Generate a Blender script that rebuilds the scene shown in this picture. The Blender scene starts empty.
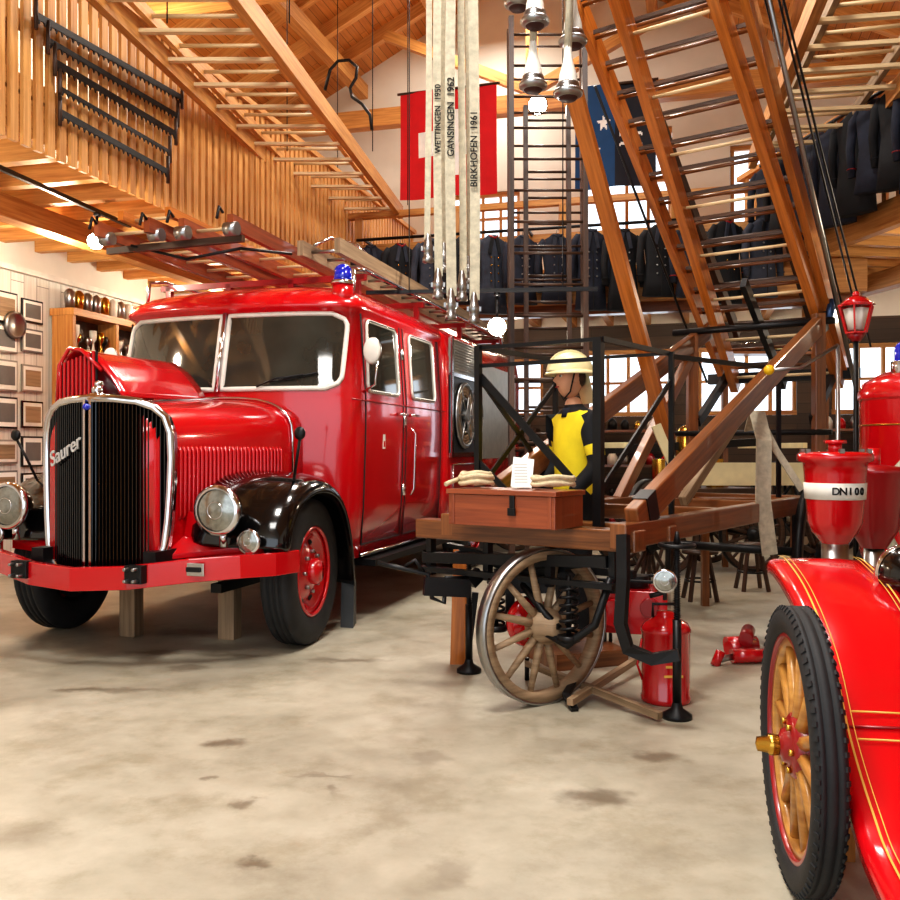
import bpy, bmesh, math, random
from math import sin, cos, pi, radians
from mathutils import Vector as V, Matrix
random.seed(7)
EYE=1.35
Z=V((0,0,1))
def at(px,py,Y): return V(((px-450)/900*Y, Y, EYE-(py-450)/900*Y))   # surveyed point at depth Y
def gp(px,py):
    Y=EYE*900/(py-450); return V(((px-450)/900*Y,Y,0))
# ------------------------------------------------------------ materials
def lin(c):
    return tuple(((x/255)/12.92 if x/255<=.04045 else ((x/255+.055)/1.055)**2.4) for x in c)+(1,)
def base(name):
    m=bpy.data.materials.new(name); m.use_nodes=True; nt=m.node_tree
    return m,nt,nt.nodes['Principled BSDF']
def ramp(nt,fac,stops):
    r=nt.nodes.new('ShaderNodeValToRGB')
    e=r.color_ramp.elements
    while len(e)<len(stops): e.new(.5)
    for k,(p,c) in enumerate(stops): e[k].position=p; e[k].color=c
    nt.links.new(fac,r.inputs[0]); return r.outputs[0]
def noise(nt,vec,scale,detail=4,rough=.55):
    n=nt.nodes.new('ShaderNodeTexNoise'); n.inputs['Scale'].default_value=scale
    n.inputs['Detail'].default_value=detail; n.inputs['Roughness'].default_value=rough
    if vec is not None: nt.links.new(vec,n.inputs['Vector'])
    return n.outputs[0]
def mapping(nt,src,sc):
    mp=nt.nodes.new('ShaderNodeMapping'); mp.inputs['Scale'].default_value=sc
    nt.links.new(src,mp.inputs['Vector']); return mp.outputs[0]
def bump(nt,b,h,s,d=.01):
    bp=nt.nodes.new('ShaderNodeBump'); bp.inputs['Strength'].default_value=s; bp.inputs['Distance'].default_value=d
    nt.links.new(h,bp.inputs['Height']); nt.links.new(bp.outputs[0],b.inputs['Normal'])
def paint(name,c,rough=.4,metal=0,coat=0,var=.12,scale=6,bmp=0,emit=0):
    m,nt,b=base(name); l=lin(c)
    tc=nt.nodes.new('ShaderNodeTexCoord')
    n=noise(nt,tc.outputs['Object'],scale)
    a=tuple(x*(1-var) for x in l[:3])+(1,); d=tuple(min(1,x*(1+var)) for x in l[:3])+(1,)
    nt.links.new(ramp(nt,n,[(.3,a),(.7,d)]),b.inputs['Base Color'])
    b.inputs['Roughness'].default_value=rough; b.inputs['Metallic'].default_value=metal
    b.inputs['Coat Weight'].default_value=coat; b.inputs['Coat Roughness'].default_value=.06
    if bmp: bump(nt,b,noise(nt,tc.outputs['Object'],scale*12),bmp)
    if emit:
        b.inputs['Emission Color'].default_value=l; b.inputs['Emission Strength'].default_value=emit
    return m
def wood(name,c1,c2,rough=.5,sc=(1.2,22,1),coat=0):
    m,nt,b=base(name)
    uv=nt.nodes.new('ShaderNodeTexCoord').outputs['UV']
    n=noise(nt,mapping(nt,uv,sc),1.6,6,.6)
    n2=noise(nt,mapping(nt,uv,(.35,1.2,1)),1.0,2)
    mx=nt.nodes.new('ShaderNodeMath'); mx.operation='MULTIPLY_ADD'; mx.inputs[1].default_value=.45
    nt.links.new(n2,mx.inputs[0]); 
    m2=nt.nodes.new('ShaderNodeMath'); m2.operation='MULTIPLY'; m2.inputs[1].default_value=.6
    nt.links.new(n,m2.inputs[0]); nt.links.new(m2.outputs[0],mx.inputs[2])
    nt.links.new(ramp(nt,mx.outputs[0],[(.38,lin(c1)),(.64,lin(c2))]),b.inputs['Base Color'])
    b.inputs['Roughness'].default_value=rough; b.inputs['Coat Weight'].default_value=coat
    bump(nt,b,n,.15,.004)
    return m
def planks(name,c1,c2,w=.12,rough=.55):
    m,nt,b=base(name)
    uv=nt.nodes.new('ShaderNodeTexCoord').outputs['UV']
    br=nt.nodes.new('ShaderNodeTexBrick'); nt.links.new(uv,br.inputs['Vector'])
    br.inputs['Scale'].default_value=1; br.inputs['Brick Width'].default_value=3.2; br.inputs['Row Height'].default_value=w
    br.inputs['Mortar Size'].default_value=.004; br.inputs['Color1'].default_value=lin(c1); br.inputs['Color2'].default_value=lin(c2)
    br.inputs['Mortar'].default_value=tuple(x*.3 for x in lin(c1)[:3])+(1,)
    n=noise(nt,mapping(nt,uv,(1,18,1)),1.5,5)
    mx=nt.nodes.new('ShaderNodeMixRGB'); mx.blend_type='MULTIPLY'; mx.inputs[0].default_value=.5
    nt.links.new(br.outputs[0],mx.inputs[1])
    nt.links.new(ramp(nt,n,[(.3,(.55,.5,.45,1)),(.65,(1,1,1,1))]),mx.inputs[2])
    nt.links.new(mx.outputs[0],b.inputs['Base Color']); b.inputs['Roughness'].default_value=rough
    return m
RED=paint('red_enamel',(192,6,20),.2,0,.8,.05,2)
DRED=paint('dark_red_enamel',(150,10,20),.3,0,.5,.08,3)
BLK=paint('black_gloss',(10,10,11),.15,0,.7,.1,3)
IRON=paint('black_iron',(22,22,24),.42,.3,0,.2,15)
RUB=paint('rubber',(34,35,37),.7,0,0,.25,10,.15)
CHR=paint('chrome',(215,215,218),.12,1,0,.04,5)
STEEL=paint('steel',(165,165,165),.32,1,0,.1,10)
ALU=paint('aluminium_slats',(160,158,150),.45,.6,0,.1,10)
GLS=paint('dark_glass',(56,56,50),.04,0,1,.5,1.2)
GREY=paint('grey_paint',(110,110,108),.5)
DGREY=paint('dark_grey_steel',(70,72,74),.5,.3)
WHT=paint('white_paint',(225,222,212),.5)
CRM=paint('cream_paint',(226,214,168),.45)
BRS=paint('brass',(205,160,70),.25,1,0,.1,8)
GOLD=paint('gold_leaf',(238,190,90),.4,0)
YEL=paint('yellow_cloth',(240,216,40),.8,bmp=.1)
NAVY=paint('dark_cloth',(30,35,50),.85,0,0,.3,9,.15)
NAVY2=paint('black_cloth',(19,21,26),.85,0,0,.3,9,.15)
NAVY3=paint('grey_blue_cloth',(50,55,68),.85,0,0,.3,9,.15)
SKIN=paint('mannequin_skin',(214,160,126),.55)
CANV=paint('canvas_hose',(190,182,160),.85,0,0,.2,25,.3)
ROPE=paint('rope',(215,200,165),.9,0,0,.15,40,.3)
INK=paint('black_ink',(20,20,20),.8)
BLUG=paint('blue_lens',(12,35,170),.1,0,1,.05,3,0,.1)
LAMP=paint('lamp_lens',(150,150,142),.16,.75,1,.25,40)
GLOW=paint('lit_bulb',(255,244,220),.3,emit=40)
PAPER=paint('paper',(238,238,232),.7,var=.03)
HC=paint('helmet_cream',(236,226,176),.3,0,.4)
W_PINE=wood('pine_timber',(180,120,60),(226,172,104))
W_BEAM=wood('pine_beam',(158,98,44),(208,152,86))
W_DARK=wood('dark_ladder_wood',(44,30,22),(84,58,42),.45)
W_CART=wood('varnished_brown_wood',(92,52,24),(150,92,48),.32,coat=.4)
W_LAD=wood('varnished_orange_wood',(146,78,24),(206,124,50),.28,coat=.5)
W_OLD=wood('weathered_wood',(112,90,66),(168,142,112),.6)
W_SPK=wood('spoke_wood',(160,105,45),(208,155,80),.35,coat=.4)
W_BOX=wood('box_redwood',(112,48,24),(158,80,44),.35,coat=.4)
W_LITE=wood('light_rung_wood',(186,156,112),(228,204,162),.5)
P_ROOF=planks('roof_boarding',(198,132,66),(220,158,90))
P_FLR=planks('gallery_boarding',(200,134,62),(222,160,88),.14)
P_DARK=planks('dark_wainscot',(62,46,34),(84,62,44),.16)
P_WALL=planks('white_wall_panel',(226,224,214),(234,232,226),.2)
PLAS=paint('plaster',(222,218,208),.85,0,0,.05,2)
FRED=paint('flag_red',(200,14,28),.8,var=.08)
FBLU=paint('flag_blue',(20,66,112),.8,var=.08,emit=.04)  # faint emission stands in for window light coming through the cloth
FBLK=paint('flag_black',(22,26,40),.8)
FWHT=paint('flag_white',(235,235,235),.8)
CHRS=paint('script_chrome',(225,225,225),.3,.5)

def floor_mat():
    m,nt,b=base('polished_concrete')
    pos=nt.nodes.new('ShaderNodeTexCoord').outputs['Object']
    n1=noise(nt,pos,.8,7,.66); n2=noise(nt,pos,7,5,.6); n3=noise(nt,pos,2.4,6,.72)
    c1=ramp(nt,n1,[(.34,lin((150,143,126))),(.5,lin((174,167,149))),(.68,lin((194,187,170)))])
    c2=ramp(nt,n2,[(.35,(.84,.83,.80,1)),(.55,(1,1,1,1))])
    c3=ramp(nt,n3,[(.36,(.74,.71,.64,1)),(.5,(1,1,1,1))])
    mx=nt.nodes.new('ShaderNodeMixRGB'); mx.blend_type='MULTIPLY'; mx.inputs[0].default_value=.5
    nt.links.new(c1,mx.inputs[1]); nt.links.new(c2,mx.inputs[2])
    my=nt.nodes.new('ShaderNodeMixRGB'); my.blend_type='MULTIPLY'; my.inputs[0].default_value=.65
    nt.links.new(mx.outputs[0],my.inputs[1]); nt.links.new(c3,my.inputs[2])
    cur=my.outputs[0]
    wob=nt.nodes.new('ShaderNodeTexNoise'); wob.inputs['Scale'].default_value=9; wob.inputs['Detail'].default_value=5
    nt.links.new(pos,wob.inputs['Vector'])
    sub=nt.nodes.new('ShaderNodeVectorMath'); sub.operation='MULTIPLY_ADD'; sub.inputs[1].default_value=(.2,.2,0)
    nt.links.new(wob.outputs['Color'],sub.inputs[0]); nt.links.new(pos,sub.inputs[2])
    # oil stains (surveyed floor positions, radius x, radius y, strength)
    for (px,py,rx,ry,k) in [(598,797,.14,.10,.75),(222,743,.1,.06,.7),(190,632,.3,.16,.85),(190,668,.14,.07,.55),(258,862,.05,.03,.7),
            (245,802,.05,.03,.55),(657,757,.1,.06,.65),(452,872,.07,.1,.35),(425,758,.1,.1,.35),(325,775,.12,.02,.4),(20,835,.14,.12,.35),(345,660,.25,.06,.5),(110,690,.3,.05,.45),(745,640,.25,.2,.5),(335,790,.03,.03,.4),(205,778,.03,.03,.5),(155,652,.22,.06,.6),(560,745,.2,.1,.25),(80,690,.15,.04,.4),(230,655,.2,.05,.5)]:
        g=gp(px,py)
        s=nt.nodes.new('ShaderNodeVectorMath'); s.operation='SUBTRACT'; s.inputs[1].default_value=(g.x+.1,g.y+.1,0)
        nt.links.new(sub.outputs[0],s.inputs[0])
        d=nt.nodes.new('ShaderNodeVectorMath'); d.operation='MULTIPLY'; d.inputs[1].default_value=(1/rx,1/ry,0)
        nt.links.new(s.outputs[0],d.inputs[0])
        l=nt.nodes.new('ShaderNodeVectorMath'); l.operation='LENGTH'; nt.links.new(d.outputs[0],l.inputs[0])
        mr=nt.nodes.new('ShaderNodeMapRange'); mr.interpolation_type='SMOOTHSTEP'
        mr.inputs['From Min'].default_value=.35; mr.inputs['From Max'].default_value=1.45
        mr.inputs['To Min'].default_value=k; mr.inputs['To Max'].default_value=0
        nt.links.new(l.outputs['Value'],mr.inputs['Value'])
        x=nt.nodes.new('ShaderNodeMixRGB'); nt.links.new(mr.outputs[0],x.inputs[0])
        nt.links.new(cur,x.inputs[1]); x.inputs[2].default_value=lin((88,72,52)); cur=x.outputs[0]
    nt.links.new(cur,b.inputs['Base Color'])
    nt.links.new(ramp(nt,n2,[(.3,(.34,)*3+(1,)),(.7,(.5,)*3+(1,))]),b.inputs['Roughness'])
    bump(nt,b,n2,.05,.01)
    return m
CONC=floor_mat()
# ------------------------------------------------------------ mesh builder
MATS={}
def grp(name,loc=(0,0,0),rz=0):
    e=bpy.data.objects.new(name,None); bpy.context.scene.collection.objects.link(e)
    e.location=loc; e.rotation_euler=(0,0,rz); e.empty_display_size=.2
    MATS[e.name]=Matrix.Translation(V(loc))@Matrix.Rotation(rz,4,'Z'); return e
class MB:
    def __init__(s,parent=None,world=False):
        s.v=[];s.f=[];s.m=[];s.sm=[];s.uv=[];s.mats=[];s.p=parent
        s.M=MATS[parent.name].inverted() if (parent and world) else Matrix.Identity(4)
    def add(s,vs,fs,mat,smooth=False,uvs=None):
        o=len(s.v); vs=[V(p) for p in vs]; s.v+=[tuple(s.M@p) for p in vs]
        if mat not in s.mats: s.mats.append(mat)
        k=s.mats.index(mat)
        for i,f in enumerate(fs):
            s.f.append([o+j for j in f]); s.m.append(k); s.sm.append(smooth[i] if isinstance(smooth,list) else smooth)
            s.uv.append(uvs[i] if uvs else [(vs[j].x+vs[j].y*.7,vs[j].z) for j in f])
    def beam(s,p1,p2,w,h,mat,up=Z,w2=None,h2=None):
        p1=V(p1);p2=V(p2);d=(p2-p1);L=d.length
        if L<1e-6: return
        d.normalize(); up=V(up)
        if abs(d.dot(up.normalized()))>.98: up=V((0,1,0)) if abs(d.y)<.9 else V((1,0,0))
        a=d.cross(up).normalized(); b=a.cross(d)
        w2=w if w2 is None else w2; h2=h if h2 is None else h2
        vs=[]
        for p,ww,hh in((p1,w,h),(p2,w2,h2)):
            for sa,sb in((-1,-1),(1,-1),(1,1),(-1,1)): vs.append(p+a*sa*ww/2+b*sb*hh/2)
        fs=[(0,1,5,4),(1,2,6,5),(2,3,7,6),(3,0,4,7),(3,2,1,0),(4,5,6,7)]
        r=random.random()*9; r2=random.random()*9; uv=[]
        for q in(w,h,w,h): uv.append([(r2,r),(r2,r+q),(r2+L,r+q),(r2+L,r)])
        uv+=[[(r,r),(r,r+w),(r+.02,r+w),(r+.02,r)]]*2
        s.add(vs,fs,mat,False,uv)
    def box(s,c,sz,mat,rz=0):
        c=V(c);k=max(range(3),key=lambda i:sz[i]); R=Matrix.Rotation(rz,3,'Z')
        ax=[V((1,0,0)),V((0,1,0)),V((0,0,1))]
        d=R@ax[k]*sz[k]/2
        if k==0: s.beam(c-d,c+d,sz[1],sz[2],mat)
        elif k==1: s.beam(c-d,c+d,sz[0],sz[2],mat)
        else: s.beam(c-d,c+d,sz[0],sz[1],mat,up=R@ax[1])
    def cyl(s,p1,p2,r1,mat,r2=None,n=16,cap=True):
        p1=V(p1);p2=V(p2); r2=r1 if r2 is None else r2; d=(p2-p1).normalized()
        u=Z if abs(d.z)<.9 else V((1,0,0)); a=d.cross(u).normalized(); b=a.cross(d)
        vs=[];
        for p,r in((p1,r1),(p2,r2)):
            for i in range(n):
                t=2*pi*i/n; vs.append(p+a*r*cos(t)+b*r*sin(t))
        fs=[(i,(i+1)%n,n+(i+1)%n,n+i) for i in range(n)]; sm=[True]*n
        if cap: fs+=[tuple(range(n))[::-1],tuple(range(n,2*n))]; sm+=[False,False]
        L=(p2-p1).length
        uv=[[(0,i*.02),(0,(i+1)*.02),(L,(i+1)*.02),(L,i*.02)] for i in range(n)]
        if cap: uv+=[[(0,0)]*n]*2
        s.add(vs,fs,mat,sm,uv)
    def tube(s,path,r,mat,n=8,closed=False,rr=None):
        P=[V(p) for p in path];N=len(P)
        T=[]
        for i in range(N):
            if closed: t=P[(i+1)%N]-P[i-1]
            else: t=P[min(i+1,N-1)]-P[max(i-1,0)]
            T.append(t.normalized())
        u=Z if abs(T[0].z)<.9 else V((1,0,0)); a=T[0].cross(u).normalized(); vs=[]
        for i in range(N):
            if i: a=(a-T[i]*a.dot(T[i])).normalized()
            b=T[i].cross(a); q=rr[i] if rr else r
            for k in range(n):
                t=2*pi*k/n; vs.append(P[i]+a*q*cos(t)+b*q*sin(t))
        fs=[];M=N if closed else N-1
        for i in range(M):
            j=(i+1)%N
            for k in range(n): fs.append((i*n+k,i*n+(k+1)%n,j*n+(k+1)%n,j*n+k))
        sm=[True]*len(fs)
        if not closed: fs+=[tuple(range(n))[::-1],tuple(range((N-1)*n,N*n))]; sm+=[False,False]
        s.add(vs,fs,mat,sm)
    def sweep(s,path,w,h,mat,up=Z,closed=False,smooth=False):
        P=[V(p) for p in path];N=len(P);vs=[];up=V(up)
        for i in range(N):
            if closed: t=P[(i+1)%N]-P[i-1]
            else: t=P[min(i+1,N-1)]-P[max(i-1,0)]
            t.normalize(); a=t.cross(up).normalized(); b=a.cross(t)
            for sa,sb in((-1,-1),(1,-1),(1,1),(-1,1)): vs.append(P[i]+a*sa*w/2+b*sb*h/2)
        fs=[];uv=[];M=N if closed else N-1;l=0
        for i in range(M):
            j=(i+1)%N;l2=l+(P[j]-P[i]).length
            for k in range(4):
                fs.append((i*4+k,i*4+(k+1)%4,j*4+(k+1)%4,j*4+k)); uv.append([(l,k*.1),(l,k*.1+.1),(l2,k*.1+.1),(l2,k*.1)])
            l=l2
        sm=[smooth]*len(fs)
        if not closed: fs+=[(3,2,1,0),(N*4-4,N*4-3,N*4-2,N*4-1)]; sm+=[False]*2; uv+=[[(0,0)]*4]*2
        s.add(vs,fs,mat,sm,uv)
    def lathe(s,prof,o,axis,mat,n=32,closed=False):
        o=V(o);d=V(axis).normalized();u=Z if abs(d.z)<.9 else V((1,0,0)); a=d.cross(u).normalized(); b=a.cross(d);vs=[]
        for r,t in prof:
            for i in range(n):
                q=2*pi*i/n; vs.append(o+d*t+a*r*cos(q)+b*r*sin(q))
        fs=[];K=len(prof)
        for k in range(K if closed else K-1):
            k2=(k+1)%K
            for i in range(n): fs.append((k*n+i,k*n+(i+1)%n,k2*n+(i+1)%n,k2*n+i))
        s.add(vs,fs,mat,True)
    def ring(s,c,axis,R,r,mat,n=32,m=8):
        s.lathe([(R+r*cos(2*pi*k/m),r*sin(2*pi*k/m)) for k in range(m)],c,axis,mat,n,True)
    def sph(s,c,r,mat,sc=(1,1,1),n=16,m=10,z0=-1,z1=1):
        vs=[];c=V(c)
        for j in range(m+1):
            zz=z0+(z1-z0)*j/m; ph=math.asin(max(-1,min(1,zz))) if not(z0==-1 and z1==1) else -pi/2+pi*j/m
            for i in range(n):
                t=2*pi*i/n; vs.append(c+V((r*cos(ph)*cos(t)*sc[0],r*cos(ph)*sin(t)*sc[1],r*sin(ph)*sc[2])))
        fs=[(j*n+i,j*n+(i+1)%n,(j+1)*n+(i+1)%n,(j+1)*n+i) for j in range(m) for i in range(n)]
        s.add(vs,fs,mat,True)
    def grid(s,fn,nu,nv,mat,smooth=True):
        vs=[fn(i/nu,j/nv) for j in range(nv+1) for i in range(nu+1)]
        fs=[(j*(nu+1)+i,j*(nu+1)+i+1,(j+1)*(nu+1)+i+1,(j+1)*(nu+1)+i) for j in range(nv) for i in range(nu)]
        s.add(vs,fs,mat,smooth)
    def prism(s,poly,off,mat,uvs=None):
        n=len(poly);off=V(off);P=[V(p) for p in poly]
        vs=P+[p+off for p in P]
        fs=[tuple(range(n))[::-1],tuple(range(n,2*n))]+[(i,(i+1)%n,n+(i+1)%n,n+i) for i in range(n)]
        u=None
        if uvs: u=[uvs[::-1],uvs]+[[(0,0),(1,0),(1,.1),(0,.1)]]*n
        s.add(vs,fs,mat,False,u)
    def rings(s,R,mat,cap=True,smooth=True):
        n=len(R[0]);vs=[p for r in R for p in r]
        fs=[(k*n+i,k*n+(i+1)%n,(k+1)*n+(i+1)%n,(k+1)*n+i) for k in range(len(R)-1) for i in range(n)]
        sm=[smooth]*len(fs)
        if cap: fs+=[tuple(range(n))[::-1],tuple(range((len(R)-1)*n,len(R)*n))]; sm+=[smooth]*2
        s.add(vs,fs,mat,sm)
    def obj(s,name,bevel=0,solid=0,sub=0):
        me=bpy.data.meshes.new(name)
        off=V((0,0,0))
        if not s.p:
            lo=[min(v[i] for v in s.v) for i in range(3)];hi=[max(v[i] for v in s.v) for i in range(3)]
            off=V(((lo[0]+hi[0])/2,(lo[1]+hi[1])/2,lo[2])); 
        me.from_pydata([tuple(V(v)-off) for v in s.v],[],s.f)
        for m in s.mats: me.materials.append(m)
        me.polygons.foreach_set('material_index',s.m); me.polygons.foreach_set('use_smooth',s.sm)
        ul=me.uv_layers.new(name='UVMap'); ul.data.foreach_set('uv',[c for f in s.uv for p in f for c in p])
        me.update(); me.validate()
        o=bpy.data.objects.new(name,me); bpy.context.scene.collection.objects.link(o); o.location=off
        if s.p: o.parent=s.p
        if solid:
            md=o.modifiers.new('solid','SOLIDIFY'); md.thickness=solid
        else:
            bm=bmesh.new();bm.from_mesh(me);bmesh.ops.recalc_face_normals(bm,faces=bm.faces);bm.to_mesh(me);bm.free()
        if sub:
            md=o.modifiers.new('sub','SUBSURF'); md.levels=sub; md.render_levels=sub
        if bevel:
            md=o.modifiers.new('bevel','BEVEL'); md.width=bevel; md.segments=2; md.limit_method='ANGLE'; md.angle_limit=radians(40)
        return o
def text(name,body,size,mat,loc,mtx,parent=None,ext=.001,shear=0,off=0):
    c=bpy.data.curves.new(name,'FONT'); c.body=body; c.size=size; c.extrude=ext; c.align_x='CENTER'; c.align_y='CENTER'; c.shear=shear; c.offset=off
    c.materials.append(mat)
    o=bpy.data.objects.new(name,c); bpy.context.scene.collection.objects.link(o)
    if parent: o.parent=parent
    o.matrix_basis=Matrix.Translation(V(loc))@mtx.to_4x4()
    return o
def axes(x,y):   # text orientation: x = reading dir, y = up dir
    x=V(x).normalized();y=V(y);y=(y-x*x.dot(y)).normalized();z=x.cross(y)
    return Matrix((x,y,z)).transposed()
# ------------------------------------------------------------ room
A15=radians(15); S15,C15=sin(A15),cos(A15)
def R(u,v,z=0): return V((C15*u+S15*v,-S15*u+C15*v,z))
def on_u(px,py,u):
    k=(px-450)/900; v=u*(C15+S15*k)/(C15*k-S15); Y=-S15*u+C15*v
    return v,EYE-(py-450)/900*Y
UL,UR,VB,VF,UG=-7.2,7.0,15.0,-3.5,-4.68
RU,RZ,SL=-2.4,9.6,.5
def roofz(u): return RZ-SL*abs(u-RU)
b=MB(); b.prism([R(UL-.3,VF),R(UR+.3,VF),R(UR+.3,VB+.3),R(UL-.3,VB+.3)],(0,0,-.12),CONC); fl=b.obj('floor')
for v in fl.data.vertices: v.co=v.co+fl.location
fl.location=(0,0,0)
def vwall(name,u0,z1,mat,v0=VF,v1=VB):
    b=MB(); t=-.15 if u0<0 else .15
    b.prism([R(u0,v0,0),R(u0,v1,0),R(u0,v1,z1),R(u0,v0,z1)],R(t,0,0),mat,[(0,0),(v1-v0,0),(v1-v0,z1),(0,z1)][::1]); return b.obj(name)
vwall('wall_left',UL,roofz(UL),PLAS); vwall('wall_right',UR,roofz(UR),PLAS)
wins=[(-5.6,-4.4,1.9,2.9),(-3.6,-2.4,1.9,2.9),(-1.7,-.3,1.9,3.0),(.1,1.6,1.9,3.0),(2.1,3.6,1.9,3.0),(4.2,5.6,1.9,3.0),(-1.75,-.3,4.9,6.6),(-4.1,-2.8,4.85,5.75),(.6,1.9,4.9,6.2)]
def cellwall(b,v,th,us,zs,holes,mat):
    for i in range(len(us)-1):
        for j in range(len(zs)-1):
            uc=(us[i]+us[i+1])/2; zc=(zs[j]+zs[j+1])/2
            if any(h[0]<uc<h[1] and h[2]<zc<h[3] for h in holes): continue
            u0,u1,z0,z1=us[i],us[i+1],zs[j],zs[j+1]
            m_=mat if (mat is not None) else (P_DARK if zc<3.5 else PLAS)
            b.prism([R(u0,v,z0),R(u1,v,z0),R(u1,v,z1),R(u0,v,z1)],R(0,th,0),m_,[(u0,z0),(u1,z0),(u1,z1),(u0,z1)])
b=MB()
us=sorted(set([UL,UR]+[w[0] for w in wins]+[w[1] for w in wins]))
cellwall(b,VB,.2,us,[0,1.9,2.9,3.0,3.4,4.8],wins,None)
for i in range(len(us)-1):
    u0,u1=us[i],us[i+1]; uc=(u0+u1)/2
    hs=[w for w in wins if w[0]<uc<w[1] and w[2]>4]
    z=4.8
    segs=[]
    if hs:
        segs.append((4.8,hs[0][2])); z=hs[0][3]
    for (a,c) in segs: b.prism([R(u0,VB,a),R(u1,VB,a),R(u1,VB,c),R(u0,VB,c)],R(0,.2,0),PLAS)
    poly=[R(u0,VB,z),R(u1,VB,z),R(u1,VB,roofz(u1))]
    if u0<RU<u1: poly.append(R(RU,VB,RZ))
    poly.append(R(u0,VB,roofz(u0)))
    b.prism(poly,R(0,.2,0),PLAS)
b.obj('wall_back')
b=MB()
cellwall(b,VF-.15,.15,[UL,-5.6,4.6,UR],[0,4.2],[(-5.6,4.6,0,4.2)],PLAS)
b.prism([R(UL,VF-.15,4.2),R(UR,VF-.15,4.2),R(UR,VF-.15,roofz(UR)),R(RU,VF-.15,RZ),R(UL,VF-.15,roofz(UL))],R(0,.15,0),PLAS)
b.obj('wall_front')
for i,w in enumerate(wins):
    b=MB(); u0,u1,z0,z1=w; vv=VB+.08
    for z in(z0+.04,z1-.04,(z0+z1)/2): b.beam(R(u0,vv,z),R(u1,vv,z),.07,.07 if z!=(z0+z1)/2 else .04,W_BEAM)
    n=4
    for k in range(n+1):
        u=u0+.035+(u1-u0-.07)*k/n; b.beam(R(u,vv,z0),R(u,vv,z1),.05,.05,W_BEAM)
    b.obj('window_%d'%(i+1))
# roof
b=MB()
for (a,c) in((UL-.2,RU),(RU,UR+.2)):
    za,zc=roofz(a),roofz(c); L=math.hypot(c-a,zc-za)
    b.prism([R(a,VF-.2,za),R(c,VF-.2,zc),R(c,VB+.3,zc),R(a,VB+.3,za)],(0,0,.12),P_ROOF,[(0,0),(0,L),(19,L),(19,0)])
b.obj('ceiling')
b=MB()
v=VF+.5
while v<VB:
    for (a,c) in((UL,RU),(RU,UR)): b.beam(R(a,v,roofz(a)-.11),R(c,v,roofz(c)-.11),.12,.2,W_PINE)
    v+=.95
for u in(-5.6,-4.0,-2.4,-.6,1.4,3.6): b.beam(R(u,VF,roofz(u)-.32),R(u,VB,roofz(u)-.32),.16,.24,W_BEAM)
for v in(13.9,9.6,5.2):
    b.beam(R(UL,v,6.75),R(UR-.8,v,6.75),.2,.28,W_BEAM)
    b.beam(R(RU,v,6.8),R(RU,v,9.2),.18,.18,W_BEAM)
    for sgn in(-1,1): b.beam(R(RU+sgn*.1,v,7.0),R(RU+sgn*2.4,v,roofz(RU+2.4)-.3),.14,.16,W_BEAM)
b.obj('roof_timber_frame')
# left gallery
b=MB()
b.prism([R(UL,3,3.82),R(UG,3,3.82),R(UG,VB,3.82),R(UL,VB,3.82)],(0,0,.06),P_FLR,[(0,0),(2.5,0),(2.5,12),(0,12)])
v=3.2
while v<VB: b.beam(R(UL,v,3.71),R(UG,v,3.71),.1,.22,W_PINE); v+=.55
b.beam(R(UG+.05,3,3.72),R(UG+.05,VB,3.72),.12,.28,W_BEAM)
b.beam(R(UL+1.3,3,3.5),R(UL+1.3,VB,3.5),.18,.2,W_BEAM)
b.obj('gallery_floor_left')
b=MB()
v=4.0
while v<14.6:
    b.beam(R(UG+.13,v,3.5),R(UG+.13,v,5.0),.03,.075,W_PINE,up=R(0,1,0)); v+=.125
for z in(3.95,4.9,4.4): b.beam(R(UG+.08,4,z),R(UG+.08,14.6,z),.06,.12,W_BEAM)
b.beam(R(UG+.1,4,5.04),R(UG+.1,14.6,5.04),.16,.06,W_PINE)
for v in(5.3,8,10.7,13.4): b.beam(R(UG-.02,v,3.9),R(UG-.02,v,5.0),.12,.12,W_BEAM)
b.obj('gallery_railing')
b=MB()
for v in(3.4,14.6): b.beam(R(UG-.05,v,0),R(UG-.05,v,3.58),.2,.2,W_BEAM)
b.obj('timber_post')
# back gallery
VG=11.6
b=MB()
b.prism([R(UG+.12,VG,3.62),R(2.0,VG,3.62),R(2.0,VB,3.62),R(UG+.12,VB,3.62)],(0,0,.07),P_FLR,[(0,0),(6,0),(6,3.5),(0,3.5)])
u=UG+.4
while u<2: b.beam(R(u,VG,3.5),R(u,VB,3.5),.1,.22,W_BEAM); u+=.6
b.beam(R(UG+.12,VG-.06,3.42),R(2,VG-.06,3.42),.12,.4,W_BEAM)
b.beam(R(UG+.12,VG+.3,3.22),R(2,VG+.3,3.22),.18,.2,W_CART)
b.obj('gallery_floor_back')
b=MB()
b.beam(R(UG+.12,VG,4.55),R(2,VG,4.55),.1,.08,W_BEAM); b.beam(R(UG+.12,VG,4.1),R(2,VG,4.1),.05,.1,W_BEAM)
for u in(-4.4,-3,-1.6,-.2,1.2,1.9): b.beam(R(u,VG,3.69),R(u,VG,4.52),.1,.1,W_BEAM)
b.obj('gallery_railing')
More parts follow.
